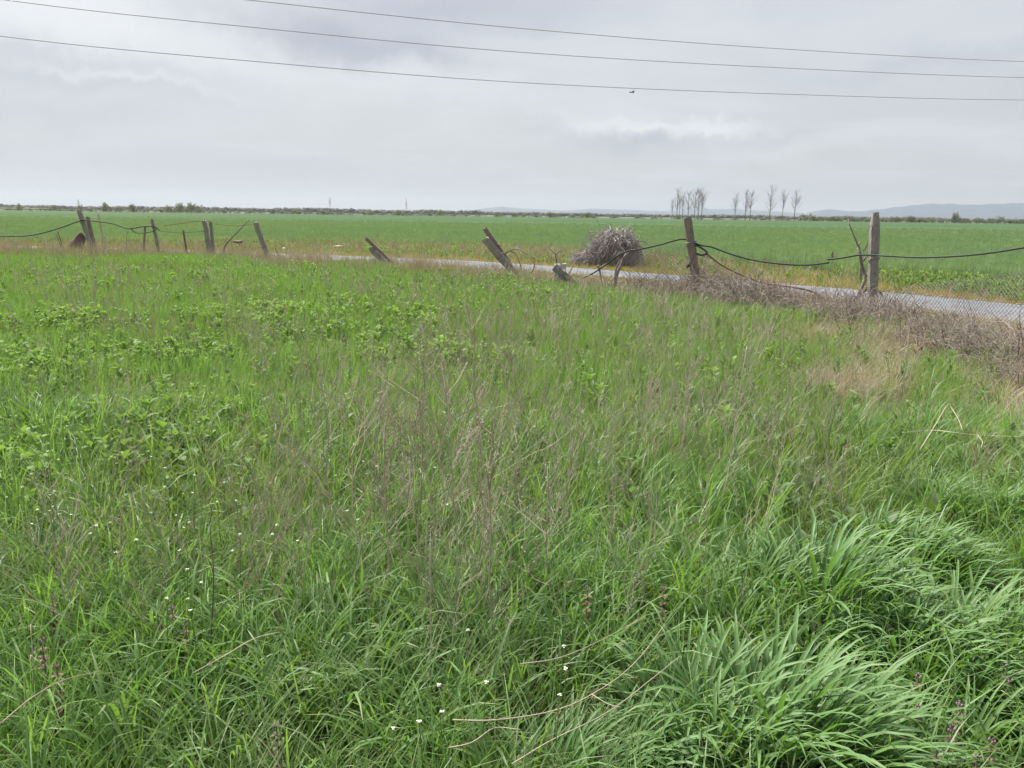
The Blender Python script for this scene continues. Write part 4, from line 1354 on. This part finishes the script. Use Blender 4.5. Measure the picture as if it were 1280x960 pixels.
# ------------------------------------------------------------------ separate tall dry weeds, white flowers, purple nettles
def dry_weed(h):
    mb = stalk_mb(h, 0, .0024, False)
    hd = MB()
    base = stalk_mb(h, random.randint(9, 15), .0017, True, .55)
    return mb, base


dw = []
for k in range(6):
    h = random.uniform(.55, .8)
    st_ = random.getstate()
    whole = stalk_mb(h, random.randint(10, 16), .0022, True, .55, 4)
    dw.append(whole.mesh('branches', M['stalk']))
SPOTS = [(488, 760), (520, 770), (535, 730), (500, 720), (560, 720), (470, 700), (610, 690), (575, 790), (640, 780), (455, 740), (505, 660), (548, 690), (470, 640), (600, 640), (655, 590), (690, 610), (735, 560), (760, 620), (810, 560), (850, 600), (890, 560), (900, 640), (1040, 640), (960, 590), (700, 700), (640, 720), (590, 740), (420, 690), (385, 720), (330, 700),
         (300, 640), (350, 610), (440, 580), (560, 530), (620, 520), (720, 500), (790, 500), (830, 470), (660, 480), (930, 520), (985, 560), (1010, 520), (150, 780), (95, 830), (200, 820), (545, 800), (620, 830), (690, 790), (760, 740), (860, 540)]
for k, (px, py) in enumerate(SPOTS):
    p = at(px, py, .12)
    r_ = empty('dry_weed', (p.x, p.y, float(gz(p.x, p.y))), random.uniform(0, 6.28))
    s_ = random.uniform(.75, 1.15) * (1.3 if 400 < px < 720 and py > 600 else 1.0); r_.scale = (s_, s_, s_ * 1.08)
    where = 'left foreground' if px < 400 and py > 690 else 'left meadow' if px < 400 else 'centre foreground' if py > 690 else 'far middle of the meadow' if py < 540 else 'right middle meadow' if px > 780 else 'middle of the meadow'
    tag(r_, 'tall branching grey dry weed standing in the ' + where, 'dry weed', 'dry weeds in the ' + where)
    o = bpy.data.objects.new('branches', dw[k % 6]); COL.objects.link(o); o.parent = r_

heads, stems = [], []
for k in range(4):
    mb = MB()
    for j in range(9):
        a = random.uniform(0, 6.28); rr = random.uniform(.002, .011)
        x, y, z = rr * math.cos(a), rr * math.sin(a), random.uniform(-.004, .006)
        s_ = random.uniform(.0028, .0042)
        for q_ in range(4):
            b0 = q_ * 1.571 + random.uniform(-.2, .2)
            mb.add([(x, y, z), (x + s_ * math.cos(b0 - .6), y + s_ * math.sin(b0 - .6), z + .001), (x + s_ * 1.5 * math.cos(b0), y + s_ * 1.5 * math.sin(b0), z + .0015), (x + s_ * math.cos(b0 + .6), y + s_ * math.sin(b0 + .6), z + .001)], [(0, 1, 2, 3)])
    heads.append(mb.mesh('flower_head', M['petal']))
    mb = MB()
    mb.tube([(0, 0, 0), (.01, .008, .2), (.0, .0, .4)], .0014, 4, False)
    for j in range(7):
        a = random.uniform(0, 6.28); z = random.uniform(.1, .37)
        mb.tube([(0, 0, z), (.02 * math.cos(a), .02 * math.sin(a), z + .014)], .0008, 3, False)
        mb.blob((.022 * math.cos(a), .022 * math.sin(a), z + .015), .003, 1.2, 1, .1)
    stems.append(mb.mesh('stem', M['grass']))
FL = [(585, 787), (608, 853), (548, 856), (553, 890), (492, 910), (524, 902), (705, 808), (707, 836), (700, 868), (113, 667), (170, 675), (225, 688), (290, 688), (234, 712), (252, 728), (208, 748), (235, 748), (238, 763), (300, 668), (40, 655), (145, 690), (372, 676), (340, 668)]
for k in range(130):
    px = random.uniform(-20, 480) if k % 4 else random.uniform(420, 760)
    py = random.uniform(385, 660)
    FL.append((px, py))
for k, (px, py) in enumerate(FL):
    near = k < 23
    h = .44 if near else random.uniform(.34, .46)
    p = at(px, py, h)
    r_ = empty('white_flower', (p.x, p.y, 0), random.uniform(0, 6.28))
    where = 'bottom centre foreground' if k < 9 else 'left foreground' if near else 'left half of the meadow' if px < 450 else 'middle of the meadow'
    tag(r_, 'small white flower head on a thin stem in the ' + where, 'flower', 'white flowers in the ' + where)
    o = bpy.data.objects.new('flower_head', heads[k % 4]); COL.objects.link(o); o.parent = r_; o.location = (0, 0, h)
    s_ = random.uniform(.4, .6) if near else random.uniform(.35, .6)
    o.scale = (s_, s_, s_)
    o = bpy.data.objects.new('stem', stems[k % 4]); COL.objects.link(o); o.parent = r_; o.scale = (1, 1, h / .4)

nl = []
for k in range(3):
    mb = MB()
    for lev in range(6):
        z = .12 + lev * .035
        for q_ in range(4):
            a = lev * .8 + q_ * 1.571
            mb.leaf((.004 * math.cos(a), .004 * math.sin(a), z), a, .045 - lev * .004, .03 - lev * .002, 1.1 + random.uniform(-.2, .2), .8, 4)
    ms = MB(); ms.tube([(0, 0, 0), (.006, .004, .15), (0, 0, .33)], .003, 4)
    fl = MB()
    for q_ in range(5): fl.blob((.012 * math.cos(q_ * 1.3), .012 * math.sin(q_ * 1.3), .325 + random.uniform(0, .012)), .004, 1.6, 1)
    nl.append((mb.mesh('leaves', M['purple']), ms.mesh('stem', M['purple']), fl.mesh('flower', M['nettle_flower'])))
for k, (px, py, w_) in enumerate([(1200, 880, 'b'), (1150, 885, 'b'), (1190, 912, 'b'), (1255, 832, 'b'), (1172, 935, 'b'), (1240, 925, 'b'), (1262, 850, 'b'), (1222, 945, 'b'), (1148, 845, 'b'),
                                  (70, 832, 'l'), (65, 745, 'l'), (232, 780, 'l'), (52, 800, 'l'), (345, 905, 'l'), (215, 760, 'l'), (830, 735, 'm'), (735, 735, 'm')]):
    p = at(px, py, .3)
    r_ = empty('dead_nettle', (p.x, p.y, 0), random.uniform(0, 6.28))
    r_.scale = (.62, .62, .9)
    tag(r_, {'b': 'purple leaved dead nettle in the bottom right corner', 'l': 'reddish dead nettle among the grass in the left foreground', 'm': 'small reddish dead nettle in the middle foreground'}[w_], 'nettle', {'b': 'purple nettles in the bottom right corner', 'l': 'reddish nettles in the left foreground', 'm': 'reddish nettles in the middle foreground'}[w_])
    for nm, me in zip(('leaves', 'stem', 'flower'), nl[k % 3]):
        o = bpy.data.objects.new(nm, me); COL.objects.link(o); o.parent = r_


# ------------------------------------------------------------------ far trees and bushes
def poplar_mesh(h, seed):
    random.seed(seed)
    tr, cr = MB(), MB()
    bend_ = random.uniform(-.03, .03)
    pts = [(bend_ * h * (i / 6) ** 2, random.uniform(-.05, .05), h * .96 * i / 6) for i in range(7)]
    tr.tube(pts, [h * .0135 * (1 - .85 * i / 6) + .02 for i in range(7)], 6)
    for k in range(26):
        s = random.uniform(.26, .92)
        z = h * s * .96
        a = random.uniform(0, 6.28); e = random.uniform(.35, .75)
        L_ = h * random.uniform(.2, .42) * (1.2 - s * .7)
        p = Vector((bend_ * h * s * s, 0, z))
        d = Vector((math.cos(a) * math.sin(e), math.sin(a) * math.sin(e), math.cos(e)))
        p1 = p + d * L_ * .5; p2 = p1 + (d + Vector((0, 0, .45))).normalized() * L_ * .55
        cr.tube([p, p1, p2], [.05, .035, .015], 4, False)
        for j in range(13):
            q0 = p.lerp(p1, random.random()) if j % 2 else p1.lerp(p2, random.random())
            d2 = (d + Vector((random.gauss(0, .5), random.gauss(0, .5), random.uniform(0, .8)))).normalized()
            q1 = q0 + d2 * L_ * random.uniform(.2, .45)
            cr.tube([q0, q1], [.015, .006], 3, False)
    return tr.mesh('trunk', M['far_tree']), cr.mesh('branches', M['far_tree'])


pop = [poplar_mesh(14.0, 40 + k) for k in range(5)]
random.seed(99)
POP = [(840, 251, 'short thin'), (846, 237.5, 'tall'), (849, 241, 'slim'), (853, 240, 'slim'), (860, 240, 'slim'), (868, 239, 'slim'), (872.5, 238, 'slim'), (877, 234.5, 'tallest'),
       (918.6, 241.5, 'spreading'), (931.5, 239.5, 'tall'), (937.5, 241, 'leaning'), (962, 235, 'broad'), (978, 236, 'slim'), (993, 238, 'broad')]
PLAB = ['small thin poplar at the left end of the bare row on the horizon', 'tall bare poplar second from the left in the horizon row', 'slim bare poplar third from the left in the horizon row', 'slim bare poplar fourth from the left in the horizon row',
        'bare poplar in the middle of the dense left row', 'bare poplar right of the middle of the dense left row', 'bare poplar next to the tallest one in the left row', 'tallest bare poplar, at the right end of the left row',
        'spreading bare poplar at the left of the middle trio', 'tall bare poplar in the middle of the trio', 'leaning bare poplar at the right of the middle trio', 'broad bare poplar standing left of the last three', 'slim bare poplar in the middle of the last three', 'broad bare poplar at the right end of the rows']


def plant_tree(px, top, Y, meshes, h0, lab, cat, group, name, wide=1.0):
    p = atY(px, 270, Y)
    t_ = atY(px, top, Y)
    r_ = empty(name, (p.x, Y, 0), random.uniform(0, 6.28))
    s_ = t_.z / h0
    r_.scale = (s_ * wide, s_ * wide, s_)
    tag(r_, lab, cat, group)
    for nm, me in zip(('trunk', 'branches') if name != 'bush' else ('crown', 'stems'), meshes):
        o = bpy.data.objects.new(nm, me); COL.objects.link(o); o.parent = r_


for k, ((px, top, _), lab) in enumerate(zip(POP, PLAB)):
    plant_tree(px, top - 1.5, 404 + random.uniform(-2, 6), pop[k % 5], 14.0, lab, 'tree', 'bare poplars on the horizon', 'poplar_tree', wide=.85 if 'slim' in lab else 1.15)
plant_tree(413, 245, 430, pop[2], 14.0, 'lone dead tree standing on the left horizon above the split post', 'tree', None, 'dead_tree', .5)
plant_tree(508, 248, 520, pop[3], 14.0, 'lone faint bare tree on the horizon left of the hills', 'tree', None, 'dead_tree', .6)
plant_tree(100, 250, 480, pop[1], 14.0, 'small bare tree on the horizon behind the far left leaning post', 'tree', None, 'dead_tree', 1.3)


def bush_mesh(seed, dense=1.0):
    random.seed(seed)
    cr, st_ = MB(), MB()
    lobes = [(random.uniform(-.7, .7), random.uniform(-.5, .5), random.uniform(.35, .75), random.uniform(.28, .5)) for _ in range(6)] + [(0, 0, .55, .5), (.9, 0, .25, .3), (-.9, 0, .25, .3)]
    for k in range(int(260 * dense)):
        lx, ly, lz, lr = random.choice(lobes)
        d = Vector((random.gauss(0, 1), random.gauss(0, 1), random.gauss(0, 1))).normalized() * lr * random.uniform(.5, 1.08)
        c_ = Vector((lx, ly, lz)) + d
        if c_.z < 0: c_.z = -c_.z * .5
        n_ = Vector((random.gauss(0, 1), random.gauss(0, 1), random.gauss(0, 1))).normalized()
        a = n_.orthogonal().normalized() * random.uniform(.07, .14); b_ = n_.cross(a).normalized() * random.uniform(.05, .12)
        cr.add([c_ - a, c_ - b_, c_ + a, c_ + b_], [(0, 1, 2, 3)])
    for k in range(7):
        st_.tube([(random.uniform(-.2, .2), 0, 0), (random.uniform(-.6, .6), random.uniform(-.3, .3), random.uniform(.6, 1.15))], [.03, .01], 3, False)
    return cr.mesh('crown', M['far_bush']), st_.mesh('stems', M['far_tree'])


bm_ = [bush_mesh(60 + k, random.choice((.8, 1, 1.3))) for k in range(7)]
random.seed(5)
BU = []   # column, top row, width in pixels, label
for px, top, w_, lab in [(23, 253.5, 8, 'single round bush standing left of the far row of bushes'), (68, 256, 9, 'low round bush on the horizon left of the leaning post'), (101, 254.5, 9, 'bush on the horizon right behind the tallest leaning post'),
                         (131, 252.5, 14, 'rounded tall bush on the horizon right of the leaning posts'), (152, 256.5, 14, 'low spreading bush between the two rounded bushes'), (168.5, 254, 13, 'second rounded bush left of the big thicket'),
                         (208, 255, 16, 'left part of the big bushy thicket on the left horizon'), (225, 253, 18, 'middle part of the big bushy thicket on the left horizon'), (240, 252, 18, 'tallest part of the big bushy thicket on the left horizon'), (249, 254.5, 10, 'right end of the big bushy thicket on the left horizon'),
                         (345, 261, 12, 'bush on the horizon above the split leaning post'), (369, 260.5, 10, 'small dark bush left of the lone dead tree'), (405, 262, 12, 'low bush just left of the lone dead tree'), (462, 263, 10, 'dark bush on the horizon above the fallen brown post'), (500, 262.5, 14, 'bush at the foot of the faint bare tree'),
                         (550, 261, 12, 'taller bush where the blue hills begin'), (621, 264, 8, 'small dark bush in front of the first hill'), (643, 266, 9, 'low dark bush in front of the first hill'), (657, 266, 9, 'low bush right of the first hill summit'),
                         (687, 264.5, 14, 'left part of the grey thicket left of the brush heap'), (700, 265, 12, 'right part of the grey thicket left of the brush heap'), (735, 265.5, 20, 'long grey thicket on the horizon above the brush heap'), (768, 268, 10, 'small bush on the horizon above the right of the brush heap'),
                         (1011, 266, 22, 'pale bush right of the last bare poplar'), (1197, 265.5, 13, 'tallest dark bush in the hedge at the far right'), (1249, 269, 12, 'dark rounded bush near the right end of the far hedge'), (1135, 269, 14, 'mound in the far hedge right of the concrete post'), (1115, 270, 12, 'bush in the far hedge just right of the concrete post')]:
    BU.append((px, top, w_, lab, None, 405))
x = -30
while x < 575:
    BU.append((x, 261.2 - 1.6 + x * .0133 + random.uniform(-1.6, 1.0), random.uniform(10, 20), 'low bush in the line of bushes along the left horizon', 'low bushes along the left horizon', 415)); x += random.uniform(8, 17)
while x < 1000:
    BU.append((x, 268.8 + (x - 640) * .0133 - 1 + random.uniform(-.6, 1.4), random.uniform(10, 18), 'low bush along the far field edge below the hills', 'low bushes below the hills', 418)); x += random.uniform(12, 30)
while x < 1320:
    BU.append((x, 270.5 + (x - 1000) * .0133 + random.uniform(-2.2, 1.2), random.uniform(14, 22), 'bush in the long hedge at the right end of the field', 'bushes of the right hand hedge', 410)); x += random.uniform(7, 12)
for k, (px, top, w_, lab, grp, Y) in enumerate(BU):
    p = atY(px, 270, Y)
    h = max(1.2, atY(px, top, Y).z)
    wm = w_ / FPX * Y / 2.3
    r_ = empty('bush', (p.x, Y + random.uniform(-3, 3), 0), random.uniform(-.6, .6))
    r_.scale = (wm, wm * .8, h / 1.12)
    tag(r_, lab, 'bush', grp or 'bushes on the horizon')
    for nm, me in zip(('crown', 'stems'), bm_[k % 7]):
        o = bpy.data.objects.new(nm, me); COL.objects.link(o); o.parent = r_
# a farther wood that reads as one mass
mb = MB()
for k in range(6500):
    px = random.uniform(-60, 1340); Y = random.uniform(850, 980)
    p = atY(px, 270, Y)
    h = 3.2 + 2.6 * float(vnoise(px, 0, .03, 2)) if px < 600 else 2.2 + 2.0 * float(vnoise(px, 0, .03, 2))
    mb.blob((p.x, Y, h * random.uniform(.2, .75)), random.uniform(1.2, 2.6), .75, 1, .3)
tag(mb.build('distant_woodland', M['far_bush']), 'faint grey line of distant woodland along the horizon', 'woodland', kind='stuff')

# ------------------------------------------------------------------ overhead lines and bird
def wire(pts, lab):
    """three sight points with their depths; carried on beyond both edges of the view"""
    P_ = [atY(px, py, Y) for px, py, Y in pts]
    d0, d1 = (P_[0] - P_[1]), (P_[-1] - P_[-2])
    P_ = [P_[0] + d0 * 1.2 + Vector((0, 0, .25))] + P_ + [P_[-1] + d1 * 1.2 + Vector((0, 0, .25))]
    mb = MB(); mb.tube(smooth(P_, 16), .0066, 6)
    tag(mb.build('power_line', M['cable']), lab, 'power line', 'overhead power lines')


wire([(0, -34, 15.2), (310, 0, 17.2), (640, 34.5, 20), (960, 60, 23), (1280, 77, 26.4)], 'topmost of the three overhead lines, leaving through the top edge')
wire([(0, -1, 15.2), (310, 33.5, 17.2), (640, 64.5, 20), (960, 84, 23), (1280, 97, 26.4)], 'middle one of the three overhead lines')
wire([(0, 45, 15.2), (310, 76, 17.2), (640, 102.5, 20), (960, 117, 23), (1280, 125, 26.4)], 'lowest of the three overhead lines, just above the bird')

p = atY(790.5, 115.5, 42)
r_ = empty('bird', p, R(20))
r_.rotation_euler = (R(-8), R(10), R(25)); r_.scale = (.62, .62, .62)
tag(r_, 'small grey bird flying just under the lowest overhead line', 'bird')
mb = MB()
prof = [(-.17, .012), (-.14, .03), (-.06, .045), (.02, .05), (.09, .042), (.13, .026), (.16, .028), (.185, .018), (.215, .003)]
mb.tube([(x_, 0, .01 * math.sin(x_ * 9)) for x_, _ in prof], [q_ for _, q_ in prof], 8)
mb.add([(-.14, -.02, 0), (-.14, .02, 0), (-.27, .05, -.005), (-.27, -.05, -.005), (-.2, 0, .012)], [(0, 4, 3), (0, 1, 4), (1, 2, 4), (4, 2, 3)])
mb.build('body', M['bird'], r_)
for s_ in (-1, 1):
    mb = MB()
    le = [(.07, .03, .02), (.10, .13, .085), (.04, .25, .075), (-.05, .36, .03)]
    te = [(-.07, .03, .02), (-.05, .13, .08), (-.08, .24, .07), (-.09, .33, .03)]
    v = [(a[0], a[1] * s_, a[2]) for a in le] + [(a[0], a[1] * s_, a[2] - .002) for a in te] + [(a[0], a[1] * s_, a[2] - .012) for a in le] + [(a[0], a[1] * s_, a[2] - .008) for a in te]
    f = []
    for i in range(3):
        f += [(i, i + 1, 5 + i, 4 + i), (8 + i, 12 + i, 13 + i, 9 + i), (i, 8 + i, 9 + i, i + 1), (4 + i, 5 + i, 13 + i, 12 + i)]
    mb.add(v, f); mb.build('wing', M['bird'], r_)

# where look-alikes can be counted off, say which one
def ordinals():
    ORD = ['leftmost', 'second from left', 'third from left', 'fourth from left', 'fifth from left', 'sixth from left', 'seventh from left', 'eighth from left', 'ninth from left', 'tenth from left',
           'eleventh from left', 'twelfth from left', 'thirteenth from left', 'fourteenth from left', 'fifteenth from left', 'sixteenth from left']
    by = {}
    for o in COL.objects:
        if o.parent is None and 'label' in o and o['category'] in ('dry weed', 'nettle', 'flower', 'flowers') if 'category' in o else False:
            by.setdefault(o['label'], []).append(o)
    for lab, os_ in by.items():
        if 1 < len(os_) <= 16:
            os_.sort(key=lambda o: o.location.x / max(.5, o.location.y))
            for k, o in enumerate(os_):
                o['label'] = lab + ', ' + ORD[k]


ordinals()
# ------------------------------------------------------------------ air
hb = bpy.data.meshes.new('haze')
X0, X1, Y0, Y1, Z0, Z1 = -9100, 9100, -70, 9100, -1.5, 150.0
hb.from_pydata([(X0, Y0, Z0), (X1, Y0, Z0), (X1, Y1, Z0), (X0, Y1, Z0), (X0, Y0, Z1), (X1, Y0, Z1), (X1, Y1, Z1), (X0, Y1, Z1)], [],
               [(3, 2, 1, 0), (4, 5, 6, 7), (0, 1, 5, 4), (1, 2, 6, 5), (2, 3, 7, 6), (3, 0, 4, 7)])
hm = bpy.data.materials.new('haze'); hm.use_nodes = True
ht = hm.node_tree; ht.nodes.clear()
pv = ht.nodes.new('ShaderNodeVolumePrincipled')
pv.inputs['Color'].default_value = (.575, .63, .69, 1)
pv.inputs['Density'].default_value = HAZE
pv.inputs['Anisotropy'].default_value = .2
ho = ht.nodes.new('ShaderNodeOutputMaterial'); ht.links.new(pv.outputs[0], ho.inputs['Volume'])
hb.materials.append(hm)
ho_ = bpy.data.objects.new('haze', hb); COL.objects.link(ho_)
tag(ho_, 'thin pale haze that fades the far trees and hills', 'haze', kind='stuff')
